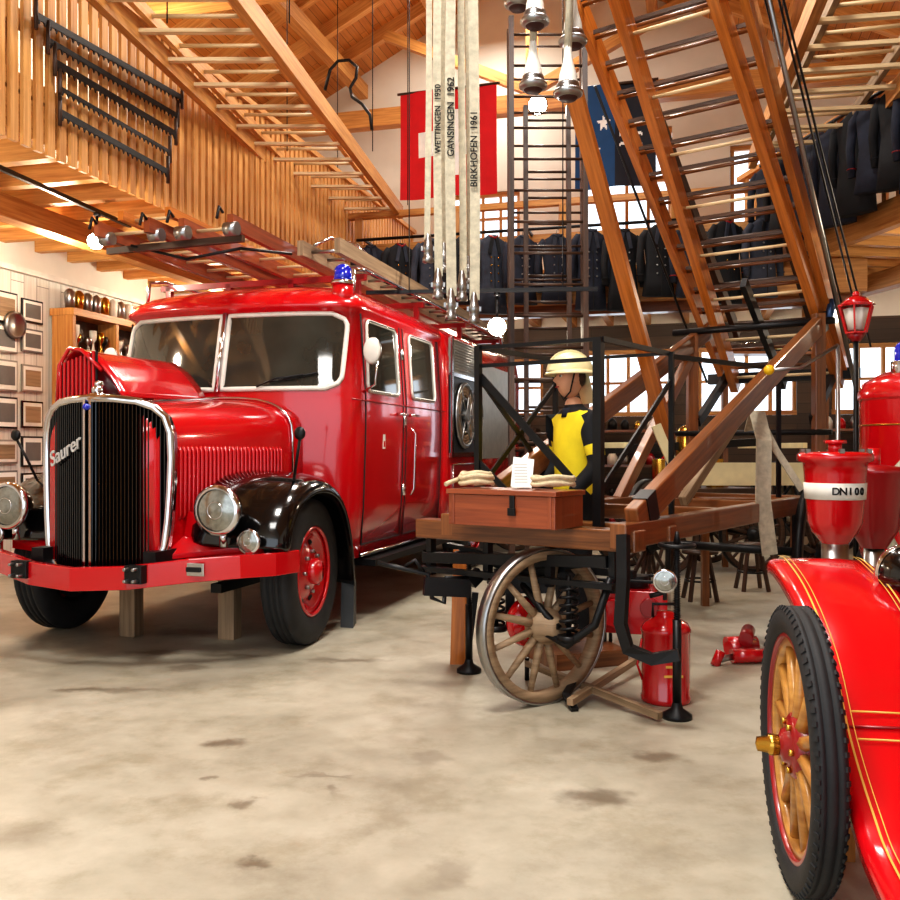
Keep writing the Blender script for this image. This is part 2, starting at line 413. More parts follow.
# right gallery
GA=V((5.0,5.2,0)); GB=V((3.85,12.1,0)); gd=(GB-GA).normalized(); gn=V((gd.y,-gd.x,0))
b=MB()
q=[GA,GB,R(UR,12.9),R(UR,3.5)]
b.prism([p+Z*3.78 for p in q],(0,0,.07),P_FLR,[(0,0),(7,0),(7,4),(0,4)])
t=.1
while t<6.9:
    p=GA+gd*t; b.beam(p+Z*3.67,p+gn*3.2+Z*3.67,.1,.2,W_PINE); t+=.5
b.beam(GA+Z*3.68,GB+Z*3.68,.1,.26,W_BEAM)
b.beam(GA+gn*1.4+Z*3.46,GB+gn*1.4+Z*3.46,.18,.22,W_BEAM)
b.obj('gallery_floor_right')
b=MB(); t=0
while t<6.9:
    p=GA+gd*t+gn*.06; b.beam(p+Z*3.87,p+Z*4.95,.07,.03,W_PINE,up=gn); t+=.22
b.beam(GA+gn*.06+Z*4.98,GB+gn*.06+Z*4.98,.12,.06,W_PINE)
b.obj('gallery_railing')

# ------------------------------------------------------------ ladders hung overhead
def ladder(b,a0,a1,c0,c1,w,h,rmat,n,gmat,rr=.018,flat=False,t0=.03,t1=.97):
    b.beam(a0,a1,w,h,rmat); b.beam(c0,c1,w,h,rmat)
    for i in range(n):
        t=t0+(t1-t0)*i/(n-1); p=V(a0).lerp(V(a1),t); q=V(c0).lerp(V(c1),t)
        if flat: b.beam(p,q,rr*2.4,rr*1.4,gmat)
        else: b.cyl(p,q,rr,gmat,n=8)
b=MB(); z=4.62
ladder(b,V((-2.62,5.8,z)),V((-1.75,12.4,z)),V((-1.62,5.8,z)),V((-.68,12.4,z)),.07,.17,W_BEAM,13,W_LITE,.022,True)
ladder(b,V((-2.5,5.8,z+.12)),V((-1.7,12.4,z+.12)),V((-1.75,5.8,z+.12)),V((-.9,12.4,z+.12)),.05,.1,W_PINE,13,W_LITE,.018)
for Y in(7,10,12.2):
    for X in(-2.2,-1.25):
        xx=X+(Y-7)*.13; b.cyl((xx,Y,z+.05),(xx,Y,8.0),.006,IRON,n=6)
b.obj('hanging_ladder')
b=MB()
ladder(b,V((2.62,6.3,z)),V((3.42,10.2,z)),V((3.7,6.1,z)),V((4.4,10.1,z)),.08,.17,W_BEAM,9,W_LITE,.024,True)
ladder(b,V((2.8,6.3,z+.12)),V((3.55,10.2,z+.12)),V((3.5,6.1,z+.12)),V((4.25,10.1,z+.12)),.05,.1,W_OLD,9,W_LITE,.018)
for Y in(6.6,9.6): b.cyl((2.95+(Y-6.6)*.2,Y,z+.05),(2.95+(Y-6.6)*.2,Y,7.0),.006,IRON,n=6)
b.obj('hanging_ladder')
# ------------------------------------------------------------ fire truck
TY=radians(17); TM=V((-1.98,6.585,0))
TR=grp('vintage_fire_truck',TM,-TY)
def lerp_tab(tab,z):
    if z<=tab[0][0]: return tab[0][1:]
    for a,c in zip(tab,tab[1:]):
        if z<=c[0]:
            t=(z-a[0])/(c[0]-a[0]); return tuple(p+(q-p)*t for p,q in zip(a[1:],c[1:]))
    return tab[-1][1:]
CAB=[(.5,1.05,.56,.3,3.0),(.9,1.08,.55,.3,3.0),(1.5,1.10,.54,.3,3.0),(1.78,1.10,.52,.3,3.0),(2.44,1.055,.66,.3,3.0),(2.46,1.075,.59,.3,3.0),(2.50,1.075,.59,.3,3.0),
     (2.56,1.045,.63,.32,3.0),(2.62,.97,.72,.34,3.0),(2.67,.84,.86,.34,3.0),(2.70,.6,1.05,.3,2.95),(2.715,.3,1.4,.2,2.9)]
NN=3.9;BOW=.1
def outline(w,yf,D,yr,z,NF=36):
    pts=[]
    for i in range(NF+1):
        t=-pi/2+pi*i/NF; s_=sin(t);c_=max(0,cos(t))
        x=w*(1 if s_>0 else -1)*abs(s_)**(2/NN); y=yf+D*(1-c_**(2/NN))+BOW*(x/w)**2
        pts.append(V((x,y,z)))
    r=.06
    for k in range(4):
        t=pi/2*k/3; pts.append(V((w-r+r*cos(t),yr-r+r*sin(t),z)))
    for k in range(4):
        t=pi/2*k/3; pts.append(V((-w+r-r*sin(t),yr-r+r*cos(t),z)))
    return pts
def Fy(x,z):
    w,yf,D,_=lerp_tab(CAB,z); k=min(.999,abs(x/w)); return yf+D*(1-(1-k**NN)**(1/NN))+BOW*k*k
def Sx(z): return lerp_tab(CAB,z)[0]
b=MB(TR); b.rings([outline(w,yf,D,yr,z) for z,w,yf,D,yr in CAB],RED); b.obj('cab_shell')
# rear body
b=MB(TR)
def rect(w,y0,y1,z,r=.07):
    pts=[]
    for cx,cy,a0 in((w-r,y1-r,0),(-w+r,y1-r,pi/2),(-w+r,y0+r,pi),(w-r,y0+r,1.5*pi)):
        for k in range(4):
            t=a0+pi/2*k/3; pts.append(V((cx+r*cos(t),cy+r*sin(t),z)))
    return pts
b.rings([rect(1.10,2.98,6.4,.6),rect(1.12,2.98,6.4,1.0),rect(1.12,2.98,6.4,2.3),rect(1.08,2.98,6.4,2.52),rect(.95,2.98,6.36,2.62),rect(.6,3,6.2,2.66)],RED)
x=1.125
b.box((x,3.62,2.32),(.02,1.1,.36),ALU)
for k in range(12): b.cyl((x+.01,3.08,2.16+k*.03),(x+.01,4.17,2.16+k*.03),.012,ALU,n=6)
b.box((x,3.62,1.72),(.02,1.12,.8),IRON)
for yy in(3.1,4.16): b.box((x+.015,yy,1.9),(.03,.05,1.25),CHR)
b.box((x+.015,3.62,1.3),(.03,1.1,.05),CHR); b.box((x+.015,3.62,2.13),(.03,1.1,.04),CHR)
for yy,rr in((3.55,.33),(4.0,.24)):
    b.ring((x+.03,yy,1.72),(1,0,0),rr,.025,STEEL,36,8); b.ring((x+.02,yy,1.72),(1,0,0),rr*.55,.02,STEEL,28,6)
    for q in range(3): b.ring((x+.02,yy,1.72),(1,0,0),rr*(.9-.1*q),.02,W_OLD,32,6)
    for q in range(6): b.cyl((x+.04,yy,1.72),(x+.04,yy+rr*cos(q*pi/3),1.72+rr*sin(q*pi/3)),.012,STEEL,n=6)
    b.cyl((x,yy,1.72),(x+.07,yy,1.72),.06,GREY)
b.box((x,5.2,1.8),(.02,1.7,1.1),ALU)
b.box((x,3.62,.98),(.02,1.0,.42),DRED); b.tube([(x+.015,y_,z_) for y_,z_ in((3.15,.78),(4.1,.78),(4.1,1.2),(3.15,1.2))],.008,CHR,6,True)
b.obj('equipment_body')
# glazing + frames
b=MB(TR)
def pane(sg):
    z0,z1=1.825,2.42
    def xe(t):
        r=.11; h=abs(t-.5)*2*(z1-z0)/2; e=(z1-z0)/2-r; d=max(0,h-e)
        return .985-r+math.sqrt(max(0,r*r-d*d))
    def pt(s,t,off):
        z=z0+(z1-z0)*t; x=.035+(xe(t)-.035)*s
        return V((sg*x,Fy(x,z)-off,z))
    b.grid(lambda s,t:pt(s,t,.008),16,14,GLS)
    bd=[pt(s/12,0,.015) for s in range(13)]+[pt(1,t/14,.015) for t in range(1,15)]+[pt(1-s/12,1,.015) for s in range(1,13)]+[pt(0,1-t/14,.015) for t in range(1,14)]
    b.tube(bd,.013,CHR,8,True)
    b.tube([p+V((0,.006,0)) for p in bd],.02,WHT,8,True)
pane(1);pane(-1)
b.tube([(0,Fy(0,z)-.025,z) for z in(1.8,2.1,2.44)],.02,CHR,8)
for sg in(-1,1):
    b.tube([(sg*.35,Fy(.35,1.84)-.04,1.84),(sg*.5,Fy(.5,1.9)-.05,1.9),(sg*.72,Fy(.72,1.95)-.045,1.93)],.008,IRON,6)
    b.tube([(sg*.45,Fy(.45,1.88)-.035,1.875),(sg*.82,Fy(.82,1.95)-.035,1.945)],.009,IRON,6)
def rr_poly(y0,y1,z0,z1,r,sl=0):
    P=[]
    for cy,cz,a0 in((y1-r,z1-r,0),(y0+r+sl,z1-r,pi/2),(y0+r,z0+r,pi),(y1-r,z0+r,1.5*pi)):
        for k in range(6):
            t=a0+pi/2*k/5; P.append((cy+r*cos(t),cz+r*sin(t)))
    return P
for sg in(1,-1):
    for (y0,y1,sl) in((.93,1.64,.05),(1.98,2.66,0)):
        P=rr_poly(y0,y1,1.82,2.39,.06,sl)
        vs=[V((sg*(Sx(z)+.008),y,z)) for y,z in P]; b.add(vs,[tuple(range(len(vs)))],GLS)
        b.tube([V((sg*(Sx(z)+.012),y,z)) for y,z in P],.014,WHT,8,True)
        b.tube([V((sg*(Sx(z)+.02),y,z)) for y,z in P],.008,CHR,6,True)
b.obj('glazing')
b=MB(TR)
for sg in(1,-1):
    for y in(.89,1.76,1.84,2.86):
        b.tube([(sg*(Sx(z)+.001),y,z) for z in(.6,.9,1.2,1.5,1.78,2.1,2.43)],.007,INK,6)
    for (y0,y1) in((.89,1.76),(1.84,2.86)):
        b.tube([(sg*(Sx(.6)+.001),y0,.6),(sg*(Sx(.6)+.001),y1,.6)],.007,INK,6)
    b.tube([(sg*(Sx(1.74)+.004),.6,1.74),(sg*(Sx(1.74)+.004),2.98,1.74)],.006,DRED,6)
    for y in(1.66,1.95):
        b.tube([(sg*(Sx(1.66)+.0),y-.05,1.66),(sg*(Sx(1.66)+.05),y-.05,1.66),(sg*(Sx(1.66)+.05),y+.09,1.66)],.012,CHR,8)
    for z in(1.0,1.62,2.2): b.cyl((sg*Sx(z),1.8,z-.05),(sg*Sx(z),1.8,z+.05),.022,CHR,n=8)
    b.tube([(sg*(Sx(1.0)+.03),1.9,.95),(sg*(Sx(1)+.06),1.92,1.0),(sg*(Sx(1.5)+.06),1.92,1.5),(sg*(Sx(1.5)+.02),1.9,1.55)],.011,CHR,8)
    b.box((sg*1.04,2.0,.46),(.28,2.2,.05),IRON)
    b.tube([(sg*(Sx(.5)+.02),.85,.52),(sg*(Sx(.5)+.02),2.95,.52)],.014,CHR,6)
    b.box((sg*(Sx(1.3)+.004),1.3,1.42),(.006,.05,.12),WHT)
    b.box((sg*(Sx(1.3)+.006),1.3,1.4),(.006,.03,.05),RED)
    b.tube([(sg*1.08,.86,1.8),(sg*1.22,.8,1.86),(sg*1.24,.8,2.1)],.01,CHR,6)
    b.sph((sg*1.2,.79,2.12),.09,STEEL,(.85,.3,1.2)); b.sph((sg*1.2,.775,2.12),.085,WHT,(.85,.3,1.2))
b.obj('door_hardware')
# hood
b=MB(TR)
HS=[(-.86,.40,1.63,.60),(-.6,.45,1.66,.62),(-.2,.53,1.69,.66),(.2,.62,1.72,.7),(.62,.70,1.755,.75)]
def hood_sec(y,off=0):
    w,top,bot=lerp_tab(HS,y); w+=off; top+=off
    half=[(w-.03,bot),(w,bot+.12),(w,(bot+top-.36)/2+.1),(w,top-.30)]
    for k in range(1,9):
        t=pi/2*k/8; half.append((w*cos(t)**(2/3.2) if k<8 else 0,top-.30+.30*sin(t)**(2/2.6)))
    return half
rg=[]
for y in[-.86+i*(1.48/12) for i in range(13)]:
    h=hood_sec(y); rg.append([V((x,y,z)) for x,z in h]+[V((-x,y,z)) for x,z in h[-2::-1]])
b.rings(rg,RED)
h=hood_sec(.46,.012); b.tube([V((x,.46,z)) for x,z in h[2:]]+[V((-x,.46,z)) for x,z in h[-2:1:-1]],.011,CHR,8)
h=[V((0,y,lerp_tab(HS,y)[1]+.006)) for y in(-.84,-.4,0,.4,.6)]; b.tube(h,.012,CHR,6)
for i in range(27):
    y=-.66+i*.038; 
    for sg in(1,-1):
        w,top,bot=lerp_tab(HS,y)
        b.tube([(sg*(w-.005),y,.90),(sg*(w+.012),y,.93),(sg*(w+.012),y,1.34),(sg*(w-.005),y,1.37)],.011,RED,6)
for y in(-.45,.15):
    w=lerp_tab(HS,y)[0]; b.box((w+.02,y,.84),(.03,.05,.03),CHR)
b.obj('bonnet')
b=MB(TR)
prof=[(-.02,1.72),(-.1,1.84),(-.2,1.95),(-.31,2.02),(-.4,2.035),(-.455,1.99),(-.48,1.9),(-.51,1.62)]
def flap(s,t):
    y=-.66+1.06*t; k=s*(len(prof)-1); i=min(int(k),len(prof)-2); f=k-i
    return V((prof[i][0]+(prof[i+1][0]-prof[i][0])*f+.02*(1-t),y,prof[i][1]+(prof[i+1][1]-prof[i][1])*f-.02*(1-t)))
b.grid(flap,21,10,RED)
b.obj('raised_bonnet_flap',solid=.012)
b=MB(TR)
for i in range(9):
    x=-.47+i*.033; b.beam((x,-.675,1.66),(x,-.675,1.93+.01*i),.014,.022,RED)
    b.beam((x+.016,-.668,1.66),(x+.016,-.668,1.93+.01*i),.014,.01,INK)
b.tube([(-.50,-.68,1.62),(-.48,-.68,1.92),(-.40,-.68,2.03),(-.3,-.68,2.02),(-.14,-.68,1.88)],.014,RED,8)
b.obj('flap_louvres')
# grille
GW=1.14
b=MB(TR)
GO=[(0,1.675),(.14,1.67),(.25,1.655),(.33,1.62),(.385,1.56),(.41,1.46),(.415,1.3),(.41,1.1),(.40,.9),(.385,.74),(.35,.63),(.27,.565),(.14,.53),(0,.52)]
GO=[(x*GW,z) for x,z in GO]
def gy(x): return -.97+.17*(abs(x)/.47)**1.5
full=[(x,z) for x,z in GO]+[(-x,z) for x,z in GO[-2:0:-1]]
b.tube([(x,gy(x),z) for x,z in full],.028,CHR,10,True)
b.rings([[V((x,gy(x),z)) for x,z in full],[V((x*1.02,gy(x)+.06,z*1.0)) for x,z in full],[V((x*.97,-.78,z)) for x,z in full]],CHR,cap=False)
def zr(x):
    a=abs(x); top=bot=None
    for (x0,z0),(x1,z1) in zip(GO,GO[1:]):
        if x1>=x0 and x0<=a<=x1 and top is None: top=z0+(z1-z0)*(a-x0)/(x1-x0+1e-9)
        if x1<x0 and x1<=a<=x0: bot=z0+(z1-z0)*(a-x0)/(x1-x0-1e-9)
    return (bot or .6),(top or 1.5)
x=-.44
while x<.445:
    z0,z1=zr(x)
    if abs(x)>.02:
        b.beam((x,gy(x)+.01,z0),(x,gy(x)+.01,z1),.007,.03,BLK,up=(0,1,0))
    x+=.022
def bk(s,t):
    x=-.445+.89*s; z0,z1=zr(x); return V((x,gy(x)+.03,z0+(z1-z0)*t))
b.grid(bk,20,4,INK)
for sg in(-1,1):
    b.beam((sg*.022,gy(0)-.012,.53),(sg*.022,gy(0)-.012,1.67),.016,.035,CHR,up=(0,1,0))
b.cyl((0,-.9,1.67),(0,-.9,1.71),.05,CHR); b.sph((0,-.9,1.73),.035,CHR); b.sph((.0,-.88,1.77),.024,CHR,(1,1.6,1))
b.cyl((0,gy(0)-.03,.53),(0,gy(0)-.05,.53),.045,CHR)
b.sph((0,gy(0)-.035,1.62),.022,BLUG)
b.obj('radiator_grille')
text('grille_script','Saurer',.125,CHRS,(-.20,-.965,1.34),axes((1,-.26,.45),(-.35,0,1)),TR,.004,.4,.001)
# bumper
b=MB(TR)
bp=[(-1.22,-.42,.63),(-1.16,-.62,.63),(-1.0,-.78,.63),(-.7,-.93,.615),(-.35,-1.07,.575),(0,-1.13,.56),(.35,-1.07,.575),(.7,-.93,.615),(.95,-.78,.63),(1.10,-.62,.63),(1.16,-.42,.63)]
b.sweep(bp,.05,.145,RED,smooth=False)
for x in(-.42,.42):
    b.box((x,-1.085,.60),(.12,.06,.11),IRON)
    for dz in(-.035,.035): b.cyl((x-.03,-1.16,.6+dz),(x-.03,-1.1,.6+dz),.012,STEEL,n=6); b.cyl((x+.03,-1.16,.6+dz),(x+.03,-1.1,.6+dz),.012,STEEL,n=6)
b.box((.74,-.95,.625),(.14,.02,.08),CHR); b.box((.74,-.965,.625),(.1,.01,.03),IRON)
b.obj('front_bumper',bevel=.012)
b=MB(TR)
for sg in(-1,1):
    b.beam((sg*.42,-.95,.62),(sg*.42,6.3,.62),.09,.2,IRON)
    b.prism([(sg*.40,-.8,.68),(sg*.95,-.55,.74),(sg*.95,-.3,1.0),(sg*.5,-.2,1.05)],(0,0,-.03),RED)
    b.prism([(sg*.42,-.62,.62),(sg*.98,-.56,.66),(sg*.98,-.56,.82),(sg*.48,-.62,.95)],(0,.03,0),RED)
    b.beam((sg*.55,-.4,.42),(sg*.55,.5,.42),.08,.06,IRON)
b.cyl((-.9,0,.5),(.9,0,.5),.05,IRON); b.cyl((-.9,4.3,.5),(.9,4.3,.5),.09,IRON); b.sph((0,4.3,.5),.2,IRON)
b.box((0,.3,.75),(.6,1.4,.4),IRON)
b.obj('chassis')
for sg,nm in((1,'fender_near'),(-1,'fender_far')):
    b=MB(TR)
    path=[(-.64,.72),(-.61,.86),(-.54,.98),(-.42,1.09),(-.26,1.16),(-.06,1.19),(.14,1.17),(.32,1.1),(.46,.97),(.55,.8),(.61,.6),(.65,.32)]
    cs=[(.50,.02),(.7,.03),(.9,.02),(1.04,0),(1.12,-.03),(1.16,-.08),(1.17,-.13)]
    RG=[]
    for i,(y,z) in enumerate(path):
        y0,z0=path[max(i-1,0)];y1,z1=path[min(i+1,len(path)-1)]
        t=V((0,y1-y0,z1-z0)).normalized(); n=V((0,-t.z,t.y))
        RG.append([V((sg*x,y,z))+n*d for x,d in cs])
    vs=[p for r in RG for p in r];k=len(cs)
    b.add(vs,[(i*k+j,i*k+j+1,(i+1)*k+j+1,(i+1)*k+j) for i in range(len(RG)-1) for j in range(k-1)],BLK,True)
    b.obj(nm,solid=.015,sub=1)
def tyre_wheel(b,c,ax,Rr,W,disc,hub=CHR,tread=True):
    r0=Rr*.60
    pr=[(r0,-W*.38),(r0+.03,-W*.46),(Rr*.82,-W*.5),(Rr*.93,-W*.47),(Rr*.985,-W*.40),(Rr,-W*.3)]
    for g in(-.18,0,.18):
        pr+=[(Rr,W*(g-.04)),(Rr-.014,W*(g-.03)),(Rr-.014,W*(g+.03)),(Rr,W*(g+.04))]
    pr+=[(r,-t) for r,t in pr[5::-1]]
    b.lathe(pr,c,ax,RUB,48,True)
    ax=V(ax).normalized();c=V(c)
    b.ring(c+ax*W*.4,ax,r0,.014,disc,40)
    b.lathe([(r0+.01,W*.3),(r0,W*.36),(r0-.05,W*.30),(r0*.72,W*.12),(r0*.66,W*.12),(r0*.5,W*.3),(r0*.36,W*.36),(0.001,W*.36)],c,ax,disc,40)
    u=ax.cross(Z).normalized();w=u.cross(ax)
    for i in range(8):
        t=2*pi*i/8; p=c+(u*cos(t)+w*sin(t))*r0*.46; b.cyl(p+ax*W*.3,p+ax*W*.42,.014,STEEL,n=6)
        t+=.39; p=c+(u*cos(t)+w*sin(t))*r0*.74; b.cyl(p+ax*W*.1,p+ax*W*.16,.03,INK,n=12)
    b.lathe([(r0*.3,W*.36),(r0*.3,W*.55),(r0*.22,W*.66),(.001,W*.68)],c,ax,hub,24)
    b.lathe([(r0*.9,-W*.3),(.001,-W*.3)],c,ax,IRON,24)
b=MB(TR)
st=radians(5)
for sg in(1,-1):
    tyre_wheel(b,(sg*.985,0,.505),(sg*cos(st),sg*sin(st),0),.505,.22,RED,RED)
    tyre_wheel(b,(sg*.93,4.3,.505),(sg,0,0),.505,.3,RED,STEEL)
b.obj('wheels')
def headlamp(b,c,f,r,ring=CHR,body=BLK):
    c=V(c);f=V(f).normalized()
    b.lathe([(.001,-r*1.1),(r*.5,-r*.95),(r*.9,-r*.4),(r,0)],c,f,body,28)
    b.lathe([(r,-.01),(r*1.07,0),(r*1.05,r*.2),(r*.88,r*.22)],c,f,ring,32)
    b.lathe([(r*.92,r*.15),(r*.6,r*.25),(.001,r*.29)],c,f,LAMP,32)
    b.ring(c+f*r*.27,f,r*.35,r*.02,ring,20,6)
b=MB(TR)
for sg in(1,-1):
    headlamp(b,(sg*.80,-.78,.975),(0,-1,0),.15); b.cyl((sg*.80,-.72,.74),(sg*.8,-.72,.86),.025,CHR)
    headlamp(b,(sg*.98,-.72,.78),(0,-1,0),.075); b.cyl((sg*.98,-.68,.66),(sg*.98,-.68,.75),.012,CHR)
    b.tube([(sg*1.05,-.25,1.14),(sg*1.1,-.3,1.3),(sg*1.14,-.34,1.42)],.01,IRON,6); b.sph((sg*1.145,-.35,1.46),.04,IRON,(1,.6,1.1))
b.obj('lamps')
b=MB(TR)
b.cyl((.92,.86,2.5),(.92,.86,2.66),.09,RED,.085); b.cyl((.92,.86,2.66),(.92,.86,2.69),.095,CHR); b.cyl((.92,.86,2.69),(.92,.86,2.77),.075,BLUG,.07); b.sph((.92,.86,2.77),.07,BLUG,(1,1,.8))
for y in(1.2,2.7,4.2,5.8):
    b.box((0,y,2.78),(1.95,.05,.05),DRED)
    for x in(-.9,-.3,.3,.9): b.box((x,y,2.70),(.05,.05,.18),DRED)
for x in(-.95,.97): b.tube([(x,.95,2.62),(x,.98,2.8),(x,1.2,2.84),(x,5.9,2.84),(x,6.0,2.62)],.016,CHR,8)
b.obj('roof_rack')
b=MB(TR)
ladder(b,V((-.72,.0,3.02)),V((-.72,5.9,2.88)),V((-.28,.0,3.02)),V((-.28,5.9,2.88)),.05,.11,W_BOX,18,W_LITE,.014)
ladder(b,V((-.05,.1,3.02)),V((-.05,5.9,2.88)),V((.36,.1,3.02)),V((.36,5.9,2.88)),.05,.11,W_BOX,18,W_LITE,.014)
ladder(b,V((-.62,.15,3.15)),V((-.62,5.2,3.0)),V((-.2,.15,3.15)),V((-.2,5.2,3.0)),.05,.07,W_LAD,18,W_LITE,.014)
ladder(b,V((.6,.75,2.95)),V((.6,6.2,2.88)),V((.92,.75,2.95)),V((.92,6.2,2.88)),.05,.12,W_OLD,18,STEEL,.014)
for x in(-.72,-.28,-.05,.36):
    b.cyl((x-.05,.12,2.97),(x+.05,.12,2.97),.05,STEEL)
    b.tube([(x,.0,3.06),(x,-.05,3.09),(x,-.08,3.0)],.012,IRON,6)
b.beam((-.85,.3,2.92),(.4,.22,2.92),.04,.05,W_DARK)
b.tube([(-.6,.25,2.94),(-.2,.4,2.84),(.3,.35,2.88),(.5,.8,2.92)],.012,IRON,6)
b.tube([(.65,.9,3.0),(.7,1.1,3.1),(.85,1.3,3.08),(.88,1.6,3.0)],.014,CHR,6)
b.obj('roof_ladders')
for px,py in((129,637),(228,640)):
    p=gp(px,py); p.y+=.05; b=MB(); b.box((p.x,p.y,.24),(.13,.11,.48),W_OLD,-TY); b.obj('wooden_support_block',bevel=.006)
p=MATS[TR.name]@V((1.06,.66,0)); b=MB(); b.prism([p+V((-.06,-.06,0)),p+V((-.06,.16,0)),p+V((-.06,.14,.34)),p+V((-.06,-.0,.34))],(.10,-.03,0),DGREY); b.obj('wheel_chock')
# ------------------------------------------------------------ ladder carriage
def C(x,y,z): return V((.9+.809*x+.588*y,4.55-.588*x+.809*y,z))
CD=V((.588,.809,0)); CR=V((.809,-.588,0))
LC=grp('wheeled_ladder_carriage',C(-.55,2,0))
def spoke_wheel(b,c,ax,Rr,w,rim,spk,hub,tyre=IRON,n=12,th=.05,tt=.014):
    c=V(c);ax=V(ax).normalized()
    b.lathe([(Rr,-w/2),(Rr,w/2),(Rr-tt,w/2),(Rr-tt,-w/2)],c,ax,tyre,48,True)
    b.lathe([(Rr-tt,-w*.48),(Rr-tt,w*.48),(Rr-tt-th,w*.42),(Rr-tt-th,-w*.42)],c,ax,rim,48,True)
    u=ax.cross(Z).normalized();q=u.cross(ax)
    for i in range(n):
        t=2*pi*(i+.5)/n; d=u*cos(t)+q*sin(t)
        b.tube([c+d*.07,c+d*(.14),c+d*(Rr-tt-th)],.02,spk,8,rr=[.024,.022,.016])
    b.lathe([(.001,-w*1.5),(.05,-w*1.45),(.07,-w*.8),(.095,-w*.6),(.095,w*.6),(.07,w*.8),(.05,w*1.6),(.03,w*1.7),(.001,w*1.75)],c,ax,hub,24)
b=MB(LC,True)
b.beam(C(-1.33,.02,.89),C(.06,.02,.89),.14,.11,W_CART)
b.beam(C(-1.33,.45,.89),C(.06,.45,.89),.10,.10,W_CART)
b.beam(C(0,-.12,.92),C(0,3.7,.92),.09,.13,W_CART); b.beam(C(-1.1,-.05,.92),C(-1.1,3.7,.92),.09,.13,W_CART)
for y in(1.6,2.6,3.6): b.beam(C(-1.1,y,.92),C(0,y,.92),.09,.1,W_CART)
b.beam(C(0,.05,.98),C(0,3.9,2.46),.075,.15,W_CART); b.beam(C(-1.1,.5,1.1),C(-1.1,4.3,2.54),.075,.15,W_CART)
b.beam(C(0,3.75,2.5),C(0,3.75,1.0),.09,.1,W_CART); b.beam(C(-1.1,3.75,2.4),C(-1.1,3.75,1.0),.09,.1,W_CART)
b.beam(C(-1.1,2.2,.95),C(-1.1,3.7,2.2),.07,.1,W_CART); b.beam(C(-.5,2.0,.98),C(-.35,3.7,2.1),.06,.08,W_OLD)
b.obj('timber_frame',bevel=.008)
b=MB(LC,True)
for x,y,w in((-1.12,.30,.035),(-1.12,1.25,.03),(-.34,.35,.05),(-.30,1.3,.03)):
    b.beam(C(x,y,.9),C(x,y,1.98),w,w,IRON,up=CD)
for z in(1.97,1.86): b.beam(C(-1.12,.32,z),C(-.34,.35,z),.02,.022,IRON)
b.beam(C(-1.12,1.25,1.97),C(-.30,1.3,1.97),.02,.02,IRON)
for x,y in((-1.12,.3),(-.32,.35)): b.beam(C(x,y,1.97),C(x,y+.95,1.97),.025,.03,IRON)
b.beam(C(-1.12,.32,1.80),C(-.50,.34,1.18),.012,.045,IRON); b.beam(C(-1.12,1.25,1.1),C(-1.12,.3,1.8),.012,.035,IRON); b.beam(C(-1.12,.3,1.1),C(-1.12,1.25,1.8),.012,.035,IRON)
b.beam(C(-.34,.35,1.1),C(-.3,1.3,1.8),.012,.035,IRON)
b.beam(C(-1.12,.3,1.28),C(-.8,.32,1.0),.012,.035,IRON)
b.beam(C(-.3,1.3,1.95),C(0,2.6,1.95),.03,.03,IRON); b.beam(C(0,2.6,1.95),C(0,2.6,1.0),.03,.03,IRON)
b.cyl(C(-1.3,3.8,2.44),C(.12,3.8,2.44),.03,IRON); b.cyl(C(-1.3,3.7,1.5),C(.12,3.7,1.5),.025,IRON)
b.tube([C(.06,3.85,2.46),C(.06,3.95,2.62),C(.06,4.05,2.6)],.035,paint('blue_steel',(50,74,110),.4,.5),8)
d_=(C(0,3.9,2.46)-C(0,.05,.98)).normalized()
for t in(.03,.97):
    p=C(0,.05,.98).lerp(C(0,3.9,2.46),t); b.beam(p,p+d_*.12,.085,.16,IRON)
b.beam(C(-1.28,-.02,.72),C(-.1,-.02,.78),.06,.06,IRON); b.beam(C(-1.28,-.06,.66),C(-.05,-.06,.66),.05,.03,IRON); b.beam(C(-1.15,.3,.68),C(-.1,.3,.68),.05,.04,IRON)
for k in range(4): b.sweep([C(-1.2+.1*k,.1,.79-.028*k),C(-.65,.1,.73-.028*k),C(-.1-.1*k,.1,.79-.028*k)],.06,.022,IRON)
for x in(-1.25,-.85,-.45,-.08): b.beam(C(x,.0,.85),C(x,.0,.62),.035,.05,IRON,up=CD)
b.beam(C(-.62,.02,.66),C(-.62,.02,.58),.3,.2,IRON)
for x in(-.30,-.75):
    b.tube([C(x,-.07,.40)+V((.045*cos(t),.045*sin(t),t*.0065)) for t in[i*.45 for i in range(90)]],.008,IRON,6)
    b.cyl(C(x,-.07,.38),C(x,-.07,.7),.014,IRON); b.cyl(C(x,-.07,.36),C(x,-.07,.39),.06,IRON)
b.tube([C(-.45,-.09,.40),C(-.30,-.09,.34),C(-.15,-.07,.46),C(-.08,-.03,.7)],.022,IRON,8)
b.tube([C(-.6,-.06,.64),C(-.45,-.08,.50),C(-.35,-.08,.42)],.02,IRON,8)
q=[(.02,-.1,.93),(.04,-.14,.72),(.03,-.15,.50),(.07,-.15,.38),(.18,-.12,.34),(.30,-.08,.37)]
b.sweep([C(*p) for p in q],.055,.045,IRON,up=CD)
q=[at(378,563,5.0),at(400,568,5.0),at(428,574,5.0),at(432,598,5.0),at(444,603,5.0),at(446,578,5.05),at(470,578,5.1)]
b.tube(q,.014,IRON,8); b.beam(at(424,586,5.0),at(470,588,5.05),.05,.10,IRON); b.beam(at(470,583,5.05),C(-.9,.0,.66),.05,.07,IRON)
b.tube([at(424,572,5.0),at(415,560,5.0),at(405,566,5.0)],.012,IRON,6)
b.obj('iron_fittings')
b=MB(LC,True)
WA=radians(57); wax=V((cos(WA),-sin(WA),0))
c0=V((.50,4.80,.415))
spoke_wheel(b,c0,wax,.415,.075,W_OLD,W_OLD,W_OLD,STEEL,12,.05)
